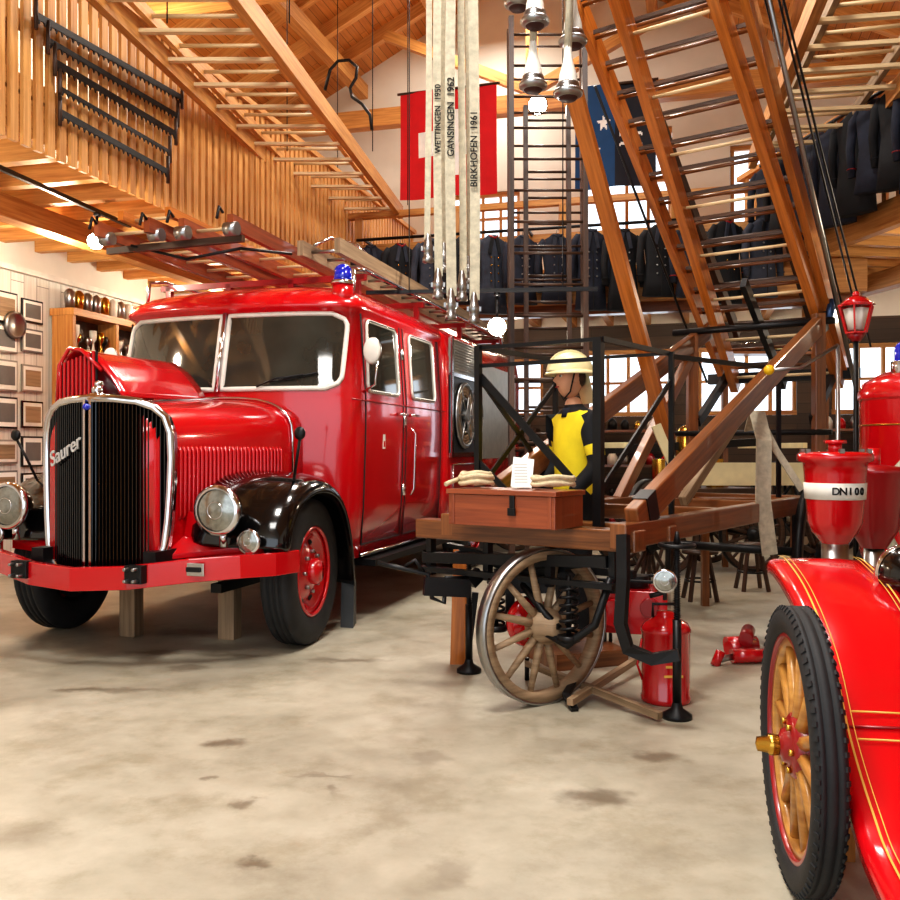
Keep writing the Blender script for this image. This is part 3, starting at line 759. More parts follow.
b.lathe([(.001,.0),(.13,.0),(.14,-.05),(.12,-.09),(.001,-.1)],c0-wax*.09,wax,RED,28)
b.cyl(c0-wax*.05,c0-wax*.35,.03,IRON); b.beam(c0-wax*.3,c0-wax*.3+Z*.3,.05,.06,IRON)
for x in(.14,-1.24): spoke_wheel(b,C(x,3.1,.55),CR,.55,.07,W_DARK,W_DARK,IRON,IRON,14,.06)
b.cyl(C(-1.24,3.1,.55),C(.14,3.1,.55),.035,IRON)
for x in(0,-1.1): b.beam(C(x,3.1,.55),C(x,3.1,.9),.06,.08,IRON,up=CD)
b.obj('wheels')
b=MB(LC,True)
def LZ(y): return 4.45-.80*(y-1.73)
def LP(x,y,off=0): return C(x,y,LZ(y)+off)
ups=V((CD.x*.8,CD.y*.8,1)).normalized()
for x in(-1.12,.02): b.beam(LP(x,4.7),LP(x,-.9),.06,.17,W_LAD,up=ups)
y=4.6
while y>-.85: b.cyl(LP(-1.1,y),LP(0,y),.015,W_CART,n=8); b.beam(LP(-1.1,y-.035),LP(0,y-.035),.012,.03,W_DARK); y-=.2
for x0,x1 in((-.98,-.60),(-.02,-.22)): b.beam(LP(x0,4.6,-.18),LP(x1,-.9,-.18),.075,.16,W_LAD,up=ups)
y=4.5
while y>-.8:
    t=(4.6-y)/5.5; b.cyl(LP(-.98+.38*t,y,-.18),LP(-.02-.2*t,y,-.18),.014,W_LITE,n=8); y-=.4
for x in(-.9,-.2): b.beam(LP(x,4.4,.15),LP(x,-.9,.15),.05,.10,W_DARK,up=ups)
y=4.3
while y>-.8: b.cyl(LP(-.9,y,.15),LP(-.2,y,.15),.014,W_DARK,n=8); y-=.4
for dx,dz in((.12,.0),(.2,.1),(.28,-.05)): b.cyl(LP(dx,4.4,dz),LP(dx*.5,-.9,dz+.3),.009,IRON,n=6)
b.cyl(LP(.15,4.6,-.4),LP(.1,1.0,.35),.02,STEEL,n=8)
b.cyl(LP(-1.2,4.4,-.3),LP(-1.2,2,-.1),.012,IRON,n=6)
b.beam(LP(-1.25,4.6,-.1),LP(.15,4.6,-.1),.08,.1,IRON)
b.beam(at(668,440,6.9),at(574,92,5.9),.05,.11,W_LAD,up=CR)
b.beam(LP(-.55,4.7,-.1),LP(-.55,3.5,-.25),.05,.1,IRON)
for x in(-1.05,-.05): b.beam(LP(x,4.6,-.05),C(x,3.75,1.6),.05,.08,IRON)
b.obj('extension_ladder')
TB=grp('wooden_toolbox',C(-.61,-.1,.945),-radians(36))
b=MB(TB); b.box((0,0,.085),(.66,.30,.165),W_BOX); b.box((0,0,.182),(.68,.32,.026),W_BOX)
b.box((.08,-.156,.12),(.03,.012,.1),IRON); b.box((.08,-.162,.085),(.045,.014,.04),IRON)
for x in(-.3,.3): b.box((x,-.152,.09),(.02,.006,.165),W_BOX)
b.obj('chest',bevel=.005)
def coil(c,r,n,ry=1):
    b=MB(); pts=[]
    for i in range(n*20): 
        t=2*pi*i/20; rr=r*(1-.12*(i//20%2)); pts.append(V(c)+V((rr*cos(t),rr*ry*sin(t),.020+.016*(i/20)+.006*sin(3*t))))
    b.tube(pts,.013,ROPE,6); return b
p=C(-.86,-.1,1.142); b=coil(p,.09,4); b.tube([p+V((-.09,0,.05)),p+V((-.15,-.04,.03)),p+V((-.17,-.06,.02))],.013,ROPE,6); b.obj('rope_coil')
p=C(-.42,-.02,1.142); b=coil(p,.11,3,.8); b.obj('rope_coil')
b=MB(); p=C(-.62,-.02,1.145); b.beam(p,p+V((.02,.06,.16)),.115,.004,PAPER,up=V((0,1,0)))
for i in range(7): b.beam(p+V((-.035,-.003+.006*i,.03+.016*i)),p+V((.035,-.003+.006*i,.03+.016*i)),.001,.002,GREY)
b.box((p.x,p.y+.01,p.z+.003),(.1,.05,.006),PAPER); b.obj('paper_sign')
def screw_jack(x,y,h,name='screw_jack'):
    b=MB(); b.lathe([(.001,0),(.075,0),(.075,.02),(.03,.05),(.022,.08)],(x,y,0),Z,IRON,20)
    b.cyl((x,y,.05),(x,y,h*.55),.022,IRON)
    k=int(h*.45/.012)
    for i in range(k): b.lathe([(.012,0),(.02,.005),(.012,.01)],(x,y,h*.53+i*.012),Z,IRON,10)
    b.cyl((x,y,h*.5),(x,y,h),.013,IRON); b.ring((x,y,h-.03),Z,.085,.012,IRON,24,6)
    for t in(0,pi/3,2*pi/3): b.beam((x-.085*cos(t),y-.085*sin(t),h-.03),(x+.085*cos(t),y+.085*sin(t),h-.03),.015,.01,IRON)
    b.cyl((x,y,h-.02),(x,y,h+.04),.02,IRON,.008,n=8); return b.obj(name)
g=gp(677,718); screw_jack(g.x,g.y,.9)
g=gp(469,672); screw_jack(g.x,g.y,.75)
b=MB(); g=gp(458,664); b.beam((g.x,g.y,0),(g.x+.02,g.y,.72),.10,.04,W_LAD,up=(0,1,0)); b.beam((g.x+.06,g.y+.01,.05),(g.x+.11,g.y+.01,.45),.04,.03,IRON); b.obj('wooden_chock_board')
b=MB(); headlamp(b,at(665,581,4.35),(-.3,-1,0),.055,CHR,CHR); b.cyl(at(665,600,4.37),at(665,590,4.37),.01,IRON); b.cyl(at(665,592,4.37),at(650,596,4.4),.012,IRON); b.obj('signal_lamp')
g=gp(668,703); g.y+=.05; b=MB(); r=.128
b.lathe([(.001,0),(r,0),(r+.006,.01),(r+.006,.03),(r,.04),(r,.37),(r+.005,.375),(r+.005,.39),(r*.9,.42),(r*.5,.45),(.05,.46),(.05,.48),(.001,.485)],g,Z,RED,32)
b.tube([g+V((-.07,0,.45)),g+V((-.07,0,.52)),g+V((.07,0,.52)),g+V((.07,0,.45))],.009,IRON,6)
b.tube([g+V((-.132,-.03,.12)),g+V((-.16,-.03,.2)),g+V((-.135,-.03,.34))],.007,RED,6)
for k in range(3): b.box((g.x+.01,g.y-r-.001,.16+.05*k),(.1-.02*k,.004,.012),GOLD)
b.obj('fire_extinguisher_canister')
b=MB(); a=gp(527,680);c=gp(660,722)
b.beam(a+Z*.10,c+Z*.03,.035,.035,W_OLD); b.beam(gp(640,672)+Z*.09,gp(570,712)+Z*.05,.035,.035,W_OLD)
b.sweep([gp(575,712)+Z*.01,gp(566,706)+Z*.06,gp(575,696)+Z*.09],.04,.02,IRON); b.cyl(a+Z*.0,a+Z*.13,.014,IRON)
b.obj('wooden_drawbar')
PB=grp('portable_pump',(gp(628,665)+V((.12,.32,0))),-.3)
b=MB(PB); b.box((0,0,.3),(.42,.34,.28),RED); b.cyl((-.12,-.18,.3),(-.12,-.24,.3),.09,RED); b.cyl((.1,-.17,.34),(.1,-.22,.34),.06,DRED)
for x in(-.19,.19):
    for y in(-.15,.15): b.cyl((x,y,0),(x,y,.5),.014,IRON,n=8)
b.beam((-.25,-.15,.5),(.25,-.15,.5),.02,.02,IRON); b.beam((-.25,.15,.5),(.25,.15,.5),.02,.02,IRON)
b.cyl((0,.0,.44),(0,0,.52),.08,IRON); b.obj('pump_unit',bevel=.01)
HT=grp('red_hydrant_fittings',gp(735,664)); b=MB(HT)
b.cyl((-.02,0,.05),(.2,.02,.05),.045,RED); b.cyl((-.12,-.03,.03),(.0,0,.05),.02,STEEL); b.cyl((-.14,-.04,.0),(-.1,-.04,.09),.03,RED)
b.cyl((.02,.2,.05),(.22,.28,.05),.05,RED); b.cyl((.1,.1,.13),(.2,.35,.14),.045,DRED); b.cyl((.05,.35,.05),(.26,.38,.05),.05,RED)
for p in((.2,.02,.05),(.22,.28,.05)): b.sph(p,.05,STEEL,(.5,1,1))
b.obj('fittings')
b=MB(); b.sweep([at(752,430,6.6),at(757,412,6.35),at(764,440,6.2),at(763,500,6.15),at(770,555,6.15)],.012,.11,CANV,up=(1,.15,0)); b.sweep([at(757,412,6.35),at(776,450,6.3),at(802,490,6.3)],.01,.05,CANV,up=(1,.15,0)); b.obj('canvas_strap')
# ------------------------------------------------------------ firefighter mannequin
MN=grp('firefighter_mannequin',(.80,5.80,0),pi+.35)   # local +x forward -> faces image left, slightly to viewer
z0=.10
b=MB(MN); b.box((0,0,z0/2),(.5,.5,z0),W_CART); b.obj('plinth')
def skin_body(name,verts,edges,rad,parent,assign,mats):
    me=bpy.data.meshes.new(name); me.from_pydata(verts,edges,[]); o=bpy.data.objects.new(name,me); bpy.context.scene.collection.objects.link(o)
    sk=o.modifiers.new('skin','SKIN'); sb=o.modifiers.new('sub','SUBSURF'); sb.levels=2; sb.render_levels=2
    for i,r in enumerate(rad):
        d=me.skin_vertices[0].data[i]; d.radius=r if isinstance(r,tuple) else (r,r); d.use_root=(i==0)
    dg=bpy.context.evaluated_depsgraph_get(); nm=bpy.data.meshes.new_from_object(o.evaluated_get(dg))
    o.modifiers.clear(); o.data=nm; nm.materials.clear()
    for m in mats: nm.materials.append(m)
    for p in nm.polygons: p.material_index=assign(p.center); p.use_smooth=True
    o.parent=parent; return o
vv=[(0,0,z0+.95),(0,0,z0+1.08),(.0,0,z0+1.25),(0,0,z0+1.42),(0,0,z0+1.52),(0.01,0,z0+1.60),
 (0,.10,z0+.88),(.02,.11,z0+.50),(0,.11,z0+.10),(.16,.12,z0+.04),
 (0,-.10,z0+.88),(.02,-.11,z0+.50),(0,-.11,z0+.10),(.16,-.12,z0+.04),
 (0,.20,z0+1.43),(-.02,.27,z0+1.15),(.16,.26,z0+.98),
 (0,-.20,z0+1.43),(-.02,-.27,z0+1.15),(.16,-.26,z0+.98)]
ee=[(0,1),(1,2),(2,3),(3,4),(4,5),(0,6),(6,7),(7,8),(8,9),(0,10),(10,11),(11,12),(12,13),(3,14),(14,15),(15,16),(3,17),(17,18),(18,19)]
rr=[(.13,.17),(.12,.16),(.14,.18),(.13,.16),.06,.055,.10,.075,.055,.045,.10,.075,.055,.045,.08,.06,.045,.08,.06,.045]
def asg(c):
    if c.z>z0+1.545: return 0
    if c.z<z0+.13: return 3
    if c.z<z0+.93 and abs(c.y)<.21: return 2
    if abs(c.y)<.20 and z0+.98<c.z<z0+1.49: return 1
    if abs(c.y)>.2 and (z0+1.22<c.z<z0+1.28): return 4
    return 2
skin_body('body',vv,ee,rr,MN,asg,[SKIN,YEL,NAVY2,BLK,YEL])
b=MB(MN)
hc=V((.035,0,z0+1.71))
vs=[];n=28;m=22
for j in range(m+1):
    ph=-pi/2+pi*j/m
    for i in range(n):
        t=2*pi*i/n; x=cos(ph)*cos(t);y=cos(ph)*sin(t);z=sin(ph)
        sx=.095 if x<0 else .09; xx=x*sx; yy=y*(.075-.012*max(0,-z)); zz=z*.125
        if x>0:
            xx+=.022*max(0,-z-.5)*(1-abs(y))
            xx+=.032*math.exp(-((z+.1)/.13)**2-(y/.17)**2)
            xx-=.012*math.exp(-((z-.08)/.1)**2-((abs(y)-.35)/.15)**2)
            xx+=.008*math.exp(-((z+.45)/.07)**2-(y/.3)**2)
        vs.append(hc+V((xx,yy,zz)))
b.add(vs,[(j*n+i,j*n+(i+1)%n,(j+1)*n+(i+1)%n,(j+1)*n+i) for j in range(m) for i in range(n)],SKIN,True)
for sg in(1,-1):
    b.sph(hc+V((.073,sg*.03,.012)),.012,WHT,(.7,1,.7)); b.sph(hc+V((.081,sg*.03,.012)),.006,INK); b.sph(hc+V((-.005,sg*.076,-.005)),.03,SKIN,(.6,.3,1)); b.beam(hc+V((.08,sg*.018,.035)),hc+V((.07,sg*.045,.033)),.006,.006,W_DARK)
b.beam(hc+V((.088,-.02,-.057)),hc+V((.088,.02,-.057)),.008,.007,DRED)
b.sph(hc+V((-.045,0,.01)),.075,W_DARK,(.9,.97,1.1))
b.obj('head')
b=MB(MN)
b.sph(hc+V((-.005,0,.045)),.14,HC,(1.12,.94,.9),24,10,0,1)
b.lathe([(.125,.0),(.155,-.012),(.17,-.03),(.165,-.034),(.125,-.01)],hc+V((-.01,0,.055)),Z,HC,28,True)
b.sweep([hc+V((.15*cos(t)-.005,0,.045+.13*sin(t))) for t in[pi*.12+pi*.76*i/10 for i in range(11)]],.02,.025,HC,up=(0,1,0))
b.grid(lambda s,t:hc+V((-.09-.05*t,-.09+.18*s,.03-.19*t)),4,3,HC)
b.tube([hc+V((.01,-.09,.03)),hc+V((.03,-.07,-.09)),hc+V((.04,0,-.135)),hc+V((.03,.07,-.09)),hc+V((.01,.09,.03))],.005,INK,6)
b.obj('helmet')
b=MB(MN)
for sg in(1,-1):
    w=V((.16,sg*.26,z0+.98)); b.sph(w+V((.06,0,-.035)),.04,SKIN,(1.1,.5,.8))
    for k in range(4):
        o=w+V((.09,sg*(-.02),-.02-.018*k)); L=(.035,.04,.038,.03)[k]
        b.tube([o,o+V((L,0,-.01)),o+V((L*1.5,-sg*.02,-.02)),o+V((L*1.3,-sg*.04,-.03))],.009,SKIN,8)
    b.tube([w+V((.05,0,-.01)),w+V((.08,-sg*.03,.0)),w+V((.11,-sg*.04,-.01))],.01,SKIN,8)
b.obj('hands')
b=MB(MN)
b.lathe([(.085,0),(.075,.06),(.07,.06),(.078,0)],(0,0,z0+1.46),Z,NAVY,20,True)
b.obj('jacket_collar')
# ------------------------------------------------------------ dark ladders standing
def stand_lad(x0,x1,Y,h,n,lean=.3,mat=W_DARK,w=.05,d=.09):
    b=MB(); ladder(b,V((x0,Y,0.02)),V((x0,Y+lean,h)),V((x1,Y,0.02)),V((x1,Y+lean,h)),w,d,mat,n,mat,.014); return b
b=stand_lad(.60,1.32,8.7,5.6,18,.15); b.obj('wooden_hook_ladder')
b=stand_lad(.78,1.22,9.1,4.9,18,.2,W_DARK,.045,.07); b.obj('wooden_hook_ladder')
b=stand_lad(.68,1.50,9.9,6.1,16,.3,W_DARK,.07,.09); b.obj('wooden_hook_ladder')
# ------------------------------------------------------------ hanging hoses
HH=grp('hanging_fire_hoses',(0.0,6.1,2.0)); b=MB(HH,True)
hl=[(428,262,6.2,6,0),(438,298,6.1,8,.1),(444,272,6.35,4,-.2),(451,318,6.0,10,.1),(462,300,6.15,7,.2),(474,322,6.0,10,-.1),(468,285,6.35,4,.4)]
for px,py,Y,w,tw in hl:
    p=at(px,py-22,Y); ww=w/900*Y
    pts=[V((p.x+.008*sin(z*1.7+px),Y+.01*cos(z+px),z)) for z in[p.z+(7.2-p.z)*i/14 for i in range(15)]]
    b.sweep(pts,.014,ww,CANV,up=(1,tw*.4,0))
    b.lathe([(.012,.05),(.02,.03),(.026,.0),(.028,-.03),(.036,-.04),(.036,-.08),(.03,-.085),(.03,-.12),(.038,-.125),(.038,-.155),(.012,-.16)],p,Z,STEEL,20)
    for s_ in(-1,1): b.box((p.x+s_*.038,p.y,p.z-.06),(.02,.02,.03),STEEL)
b.ring((.05,6.15,7.2),Z,.28,.03,IRON,24); b.cyl((.05,6.15,7.2),(.05,6.15,8.3),.02,IRON)
b.obj('hoses')
for px,Y,s_,py in((438,6.1,'WETTINGEN  1950',120),(451,6.0,'GANSINGEN  1962',118),(474,6.0,'BIRKHOFEN  1961',150)):
    p=at(px,py,Y); p.y-=.022
    text('hose_lettering',s_,.064 if px!=438 else .056,INK,p-MATS[HH.name].translation,axes((0,0,1),(-1,0,0)),HH,.0008,0,.001)
HB=grp('hanging_hose_nozzles',(.5,5.2,3.6)); b=MB(HB,True)
CRB=paint('coupling_rubber',(60,25,20),.6)
for px,py,Y in((535,26,5.2),(573,46,5.2),(533,90,5.3),(568,98,5.1),(518,8,5.4)):
    p=at(px,py,Y)
    b.lathe([(.001,.0),(.06,.0),(.082,.015),(.085,.03),(.075,.045),(.06,.05),(.066,.065),(.062,.08),(.045,.09)],p,Z,STEEL,24)
    b.lathe([(.06,.006),(.045,-.012),(.001,-.014)],p,Z,CRB,20)
    b.lathe([(.055,.085),(.05,.13),(.03,.2),(.022,.26),(.02,.3)],p,Z,WHT,20)
    b.tube([p+Z*.28,p+Z*.9+V((.02,0,0)),V((p.x,p.y,6.9))],.022,CANV,8)
b.ring((.5,5.22,6.9),Z,.3,.03,IRON,24); b.obj('nozzles')
# ------------------------------------------------------------ flags
def px_on_v(px,py,v):
    k=(px-450)/900
    u=v*(k*C15-S15)/(C15+k*S15); Y=-S15*u+C15*v
    return u,EYE-(py-450)/900*Y
def flagobj(name,v,a,c,matfn,nx=26,ny=26):
    u0,z1=px_on_v(a[0],a[1],v);u1,z0=px_on_v(c[0],c[1],v)
    b=MB()
    P=lambda s,t: R(u0+(u1-u0)*s,v+.05*sin(s*9+t*2)*(1-.6*t),z0+(z1-z0)*t)
    for i in range(nx):
        for j in range(ny):
            s,t=i/nx,j/ny; b.add([P(s,t),P(s+1/nx,t),P(s+1/nx,t+1/ny),P(s,t+1/ny)],[(0,1,2,3)],matfn(s+.5/nx,t+.5/ny),True)
    b.cyl(P(-.03,1),P(1.03,1),.02,W_DARK,n=8)
    b.obj(name)
def swiss(s,t):
    x,y=abs(s-.5),abs(t-.5); return FWHT if (x<.1 and y<.31) or (y<.1 and x<.31) else FRED
flagobj('swiss_flag',12.6,(400,94),(497,193),swiss,26,26)
def star(s,t,x,y,r):
    dx,dy=s-x,t-y; d=math.hypot(dx,dy)
    if d>r: return False
    a=(math.atan2(dx,dy))%(2*pi/5); a=min(a,2*pi/5-a)
    return d<r*.38/ (math.cos(a)*.38+ .62*abs(1-a/(pi/5))*0+ (a/(pi/5))*.62+.0001)*1.0
def aarg(s,t):
    if s>.5:
        for k in(.40,.50,.60):
            if abs(t-k-.018*sin(s*34))<.016 and .56<s<.84: return FWHT
        return FBLK
    for (x,y) in((.36,.62),(.12,.64),(.24,.36)):
        if star(s,t,x,y,.085): return FWHT
    return FBLU
flagobj('canton_flag',12.6,(575,88),(656,184),aarg,72,72)
# ------------------------------------------------------------ jackets
def jacket(b,p,rz,mat,h=.92,acc=None):
    M=Matrix.Translation(p)@Matrix.Rotation(rz,4,'Z'); secs=[(0,.06,.045),(-.035,.10,.06),(-.08,.18,.07),(-.14,.195,.075),(-.45,.16,.075),(-.7,.185,.085),(-h,.21,.09)]
    R_=[]
    for z,w,d in secs:
        R_.append([M@V((w*math.copysign(abs(cos(t))**.7,cos(t)),d*math.copysign(abs(sin(t))**.8,sin(t))+ (.012*sin(9*w+3*t) if z<-.4 else 0),z)) for t in[2*pi*i/14 for i in range(14)]])
    b.rings(R_[::-1],mat)
    for sg in(1,-1):
        b.tube([M@V((sg*.15,0,-.09)),M@V((sg*.215,.0,-.17)),M@V((sg*.245,.0,-.42)),M@V((sg*.24,-.03,-.70))],.05,mat,8,rr=[.05,.052,.044,.038])
        b.ring(M@V((sg*.241,-.028,-.62)),M.to_3x3()@Z,.043,.007,acc or mat,12,4)
        b.beam(M@V((sg*.03,-.078,-.05)),M@V((sg*.07,-.088,-.25)),.045,.012,NAVY3 if mat!=NAVY3 else NAVY2,up=M.to_3x3()@V((0,1,0)))
    b.tube([M@V((0,0,0)),M@V((0,0,.05)),M@V((.02,0,.07)),M@V((.03,0,.05))],.005,STEEL,5)
    b.beam(M@V((0,-.086,-.28)),M@V((0,-.1,-h)),.008,.006,INK,up=M.to_3x3()@V((0,1,0)))
    for k in range(4):
        for sx in(-.05,.05): b.sph(M@V((sx,-.088,-.3-.1*k)),.012,BRS if acc else STEEL,n=6,m=4)
    b.tube([M@V((-.06,-.045,-.01)),M@V((0,-.075,-.05)),M@V((.06,-.045,-.01))],.014,acc or mat,5)
b=MB(); u=-4.1
while u<.9:
    jacket(b,R(u,VG-.35,4.08+random.uniform(-.03,.03)),-A15+random.uniform(-.2,.2)+.5,random.choice([NAVY,NAVY2,NAVY,NAVY3,NAVY2]),random.choice([.92,.86,1.0]),random.choice([None,None,DRED,WHT])); u+=.38+random.random()*.06
b.cyl(R(-4.3,VG-.35,4.14),R(1.0,VG-.35,4.14),.02,IRON)
for u in(-4.2,-2,0,.95): b.beam(R(u,VG-.35,4.14),R(u,VG,4.14),.03,.03,IRON)
b.obj('row_of_uniform_jackets')
b=MB(); t=1.6
while t<5.6:
    jacket(b,GA+gd*t-gn*.3+Z*(4.72+random.uniform(-.03,.03)),pi/2+.75+pi+random.uniform(-.15,.15)+pi,random.choice([NAVY,NAVY2,NAVY3,NAVY]),random.choice([.95,.88,1.02]),random.choice([None,DRED,None,DRED])); t+=.33
b.cyl(GA+gd*1.5-gn*.3+Z*4.78,GA+gd*5.8-gn*.3+Z*4.78,.02,IRON)
for t in(1.6,3,4.4,5.75): b.beam(GA+gd*t-gn*.3+Z*4.78,GA+gd*t+gn*.06+Z*4.78,.03,.03,IRON)
b.obj('row_of_uniform_jackets')
# ------------------------------------------------------------ saws on gallery rail
US=UG+.2
SW=grp('crosscut_saws',R(US,6.6,4.2)); b=MB(SW,True)
for (x0,y0,x1,y1,h) in((36,15,182,98,.05),(48,40,178,116,.04),(55,62,176,134,.05),(60,112,168,172,.05),(60,88,170,152,.03)):
    v0,za=on_u(x0,y0,US);v1,zb=on_u(x1,y1,US)
    p=R(US,v0,za);q=R(US,v1,zb); b.beam(p,q,.012,h,IRON)
    for w_ in(p,q): b.cyl(w_-Z*.10,w_+Z*.14,.016,W_DARK,n=8)
    n=int((q-p).length/.06)
    for i in range(n): c=p.lerp(q,(i+.5)/n)-Z*h/2; b.beam(c,c-Z*.03,.01,.03,IRON,w2=.004,h2=.004,up=R(0,1,0))
b.obj('saw_blades')
# ------------------------------------------------------------ left wall: frames, cabinet
b=MB(); 
b.prism([R(UL+.02,4,0),R(UL+.02,VB,0),R(UL+.02,VB,3.3),R(UL+.02,4,3.3)],R(.05,0,0),P_WALL,[(0,0),(0,11),(3.3,11),(3.3,0)]); b.beam(R(UL+.08,4,3.32),R(UL+.08,VB,3.32),.12,.06,WHT); b.obj('trim_1')
def framepic(v,z,w,h,fm=W_DARK,pm=PAPER):
    u=UL+.09
    b.beam(R(u,v-w/2,z),R(u,v+w/2,z),.02,h,fm); b.beam(R(u+.012,v-w/2+.02,z),R(u+.012,v+w/2-.02,z),.008,h-.04,pm)
    b.beam(R(u+.017,v-w*.36,z),R(u+.017,v+w*.36,z),.004,h*.6,random.choice([GREY,NAVY3,W_OLD,GREY]))
b=MB(); random.seed(3)
for v in(6.9,7.3,7.7,8.1,8.5):
    for z in(.95,1.35,1.75,2.15,2.55,2.9): framepic(v,z+random.uniform(-.02,.02),.33,random.choice([.34,.3,.26]),random.choice([IRON,ALU,BLK,GREY]),random.choice([PAPER,PAPER,PAPER,WHT]))
for v in(10.9,11.5): 
    for z in(1.5,2.2): framepic(v,z,.4,.5)
b.obj('framed_pictures')
b=MB()
v,z=on_u(12,325,UL+.1); c=R(UL+.12,v,z); b.lathe([(.001,.02),(.12,.03),(.14,.05),(.15,.0),(.001,0)],c,R(1,0,0),STEEL,24); b.obj('decorative_wall_plate')
CB=grp('display_cabinet',R(UL+.27,9.6,0),-A15); b=MB(CB); D=.28;W=1.6;Hc=2.95
for y in(-W/2,W/2,0): b.box((0,y,Hc/2),(D,.05,Hc),W_BEAM)
b.box((0,0,Hc-.02),(D+.04,W+.08,.08),W_BEAM); b.box((-D/2+.01,0,Hc/2),(.02,W,Hc),W_DARK)
for z in(.1,.9,1.3,1.7,2.1,2.5): b.box((0,0,z),(D,W,.03),W_BEAM)
b.box((D/2,0,.5),(.03,W,.78),W_BEAM); b.obj('cabinet')
b=MB(CB); random.seed(5)
for z in(.92,1.32,1.72,2.12,2.52):
    y=-W/2+.1
    while y<W/2-.08:
        if abs(y)>.05:
            m_=random.choice([BRS,STEEL,DRED,WHT,IRON,BRS,WHT]); r=random.uniform(.03,.05); h=random.uniform(.12,.30)
            b.lathe([(.001,0),(r,0),(r*.4,.02),(r*.3,h*.4),(r,h*.6),(r*1.1,h),(r*.9,h)],(random.uniform(-.02,.1),y,z),Z,m_,14)
        y+=.11
y=-.7
while y<.75: b.lathe([(.001,0),(.05,0),(.06,.2),(.03,.24),(.001,.25)],(0,y,Hc+.02),Z,random.choice([STEEL,WHT,BRS]),14); y+=.16
b.obj('trophies')
# ------------------------------------------------------------ spotlights
def spot(name,p,aim,arm=.2,k=1):
    g=grp(name,p); b=MB(g); d=V(aim).normalized()
    b.lathe([(.001,-.14*k),(.04*k,-.13*k),(.055*k,-.05*k),(.065*k,.05*k),(.06*k,.055*k)],(0,0,0),d,IRON,20)
    b.lathe([(.058*k,.045*k),(.001,.05*k)],(0,0,0),d,GLOW,20)
    b.cyl((0,0,0),(0,0,arm),.012,IRON); b.cyl((0,0,arm),(0,0,arm+.03),.03,IRON); b.obj('head')
spot('track_spotlight',at(97,240,7.6),(.1,-.85,-.45),.2,1.15)
b=MB(); b.beam(at(-40,150,6.2),at(130,226,8.9),.035,.035,IRON); b.obj('lighting_track')
spot('track_spotlight',at(497,327,8.2),(-.05,-1,-.1),.28,1.4)
spot('track_spotlight',at(537,106,10.5),(0,-1,-.25),.3,1.8)
b=MB(); p=at(497,327,8.2)+Z*.33; b.beam(p+V((-1.2,.1,0)),p+V((.9,-.1,0)),.035,.035,IRON); 
for x in(-.8,.6): b.cyl(p+V((x,0,0)),p+V((x,0,3.8)),.006,IRON,n=6)
b.obj('lighting_track')
# ------------------------------------------------------------ right foreground car (facing away, running board toward viewer)
QY=radians(9.5)
CARG=grp('vintage_fire_engine_car',(1.085,2.80,0),-QY)
def spline(pts,n=8):
    out=[]
    for i in range(len(pts)-1):
        p0=V(pts[max(i-1,0)]);p1=V(pts[i]);p2=V(pts[i+1]);p3=V(pts[min(i+2,len(pts)-1)])
        for k in range(n):
            t=k/n; out.append(.5*((2*p1)+(p2-p0)*t+(2*p0-5*p1+4*p2-p3)*t*t+(3*p1-p0-3*p2+p3)*t**3))
    out.append(V(pts[-1])); return out
FC=spline([(0,.86,.905),(0,.70,.905),(0,.36,.84),(0,.03,.70),(0,-.19,.505),(0,-.41,.375),(0,-.60,.31),(0,-1.1,.27),(0,-2.2,.27)],6)
RED2=paint('car_red_enamel',(206,8,22),.2,0,.7,.03,2)
b=MB(CARG)
cs=[(.055,-.05),(.055,-.02),(.063,-.002),(.08,.006),(.2,.012),(.32,.012),(.41,.006),(.425,-.01),(.43,-.05)]
RG=[]
def fn(i):
    t=(FC[min(i+1,len(FC)-1)]-FC[max(i-1,0)]).normalized(); n=V((0,-t.z,t.y)); return n if n.z>0 else -n
for i,p in enumerate(FC):
    n=fn(i); RG.append([p+V((x,0,0))+n*d for x,d in cs])
k=len(cs); b.add([p for r in RG for p in r],[(i*k+j,i*k+j+1,(i+1)*k+j+1,(i+1)*k+j) for i in range(len(RG)-1) for j in range(k-1)],RED2,True)
b.obj('front_fender',solid=-.008)
b=MB(CARG)
def stripe(x,off,w):
    vs=[];
    for i,p in enumerate(FC):
        n=fn(i); vs+=[p+V((x-w/2,0,0))+n*off,p+V((x+w/2,0,0))+n*off]
    b.add(vs,[(2*i,2*i+1,2*i+3,2*i+2) for i in range(len(FC)-1)],GOLD,True)
stripe(.10,.020,.006);stripe(.117,.021,.003);stripe(.385,.020,.006);stripe(.368,.021,.003)
i=23
p=FC[i];n=fn(i); b.tube([p+V((.06,0,0))+n*.012,p+V((.25,0,0))+n*.02,p+V((.43,0,0))+n*.012],.004,DRED,6)
for dy in(1,-1):
    p=FC[i+dy];n=fn(i+dy); b.tube([p+V((.12,0,0))+n*.021,p+V((.365,0,0))+n*.021],.003,GOLD,6)
b.obj('pinstripes')
b=MB(CARG)
Rr=.43
wc=V((0,0,Rr)); ax=V((-1,0,0))
b.lathe([(Rr-.085,-.035),(Rr-.06,-.045),(Rr-.03,-.047),(Rr-.01,-.04),(Rr,-.03),(Rr,-.02),(Rr-.006,-.017),(Rr-.006,-.013),(Rr,-.01),(Rr,.01),(Rr-.006,.013),(Rr-.006,.017),(Rr,.02),(Rr,.03),(Rr-.01,.04),(Rr-.03,.047),(Rr-.06,.045),(Rr-.085,.035)],wc,ax,RUB,64,True)
for i in range(72):
    t=2*pi*i/72; d=V((0,cos(t),sin(t))); c=wc+d*(Rr-.001)
    for s_ in(-1,1): b.beam(c+V((s_*.032,0,0)),c+V((s_*.042,0,0))-d*.014,.014,.01,RUB,up=d)
b.lathe([(Rr-.075,-.03),(Rr-.075,.03),(Rr-.095,.035),(Rr-.10,.03),(Rr-.10,-.03),(Rr-.095,-.035)],wc,ax,DRED,48,True)
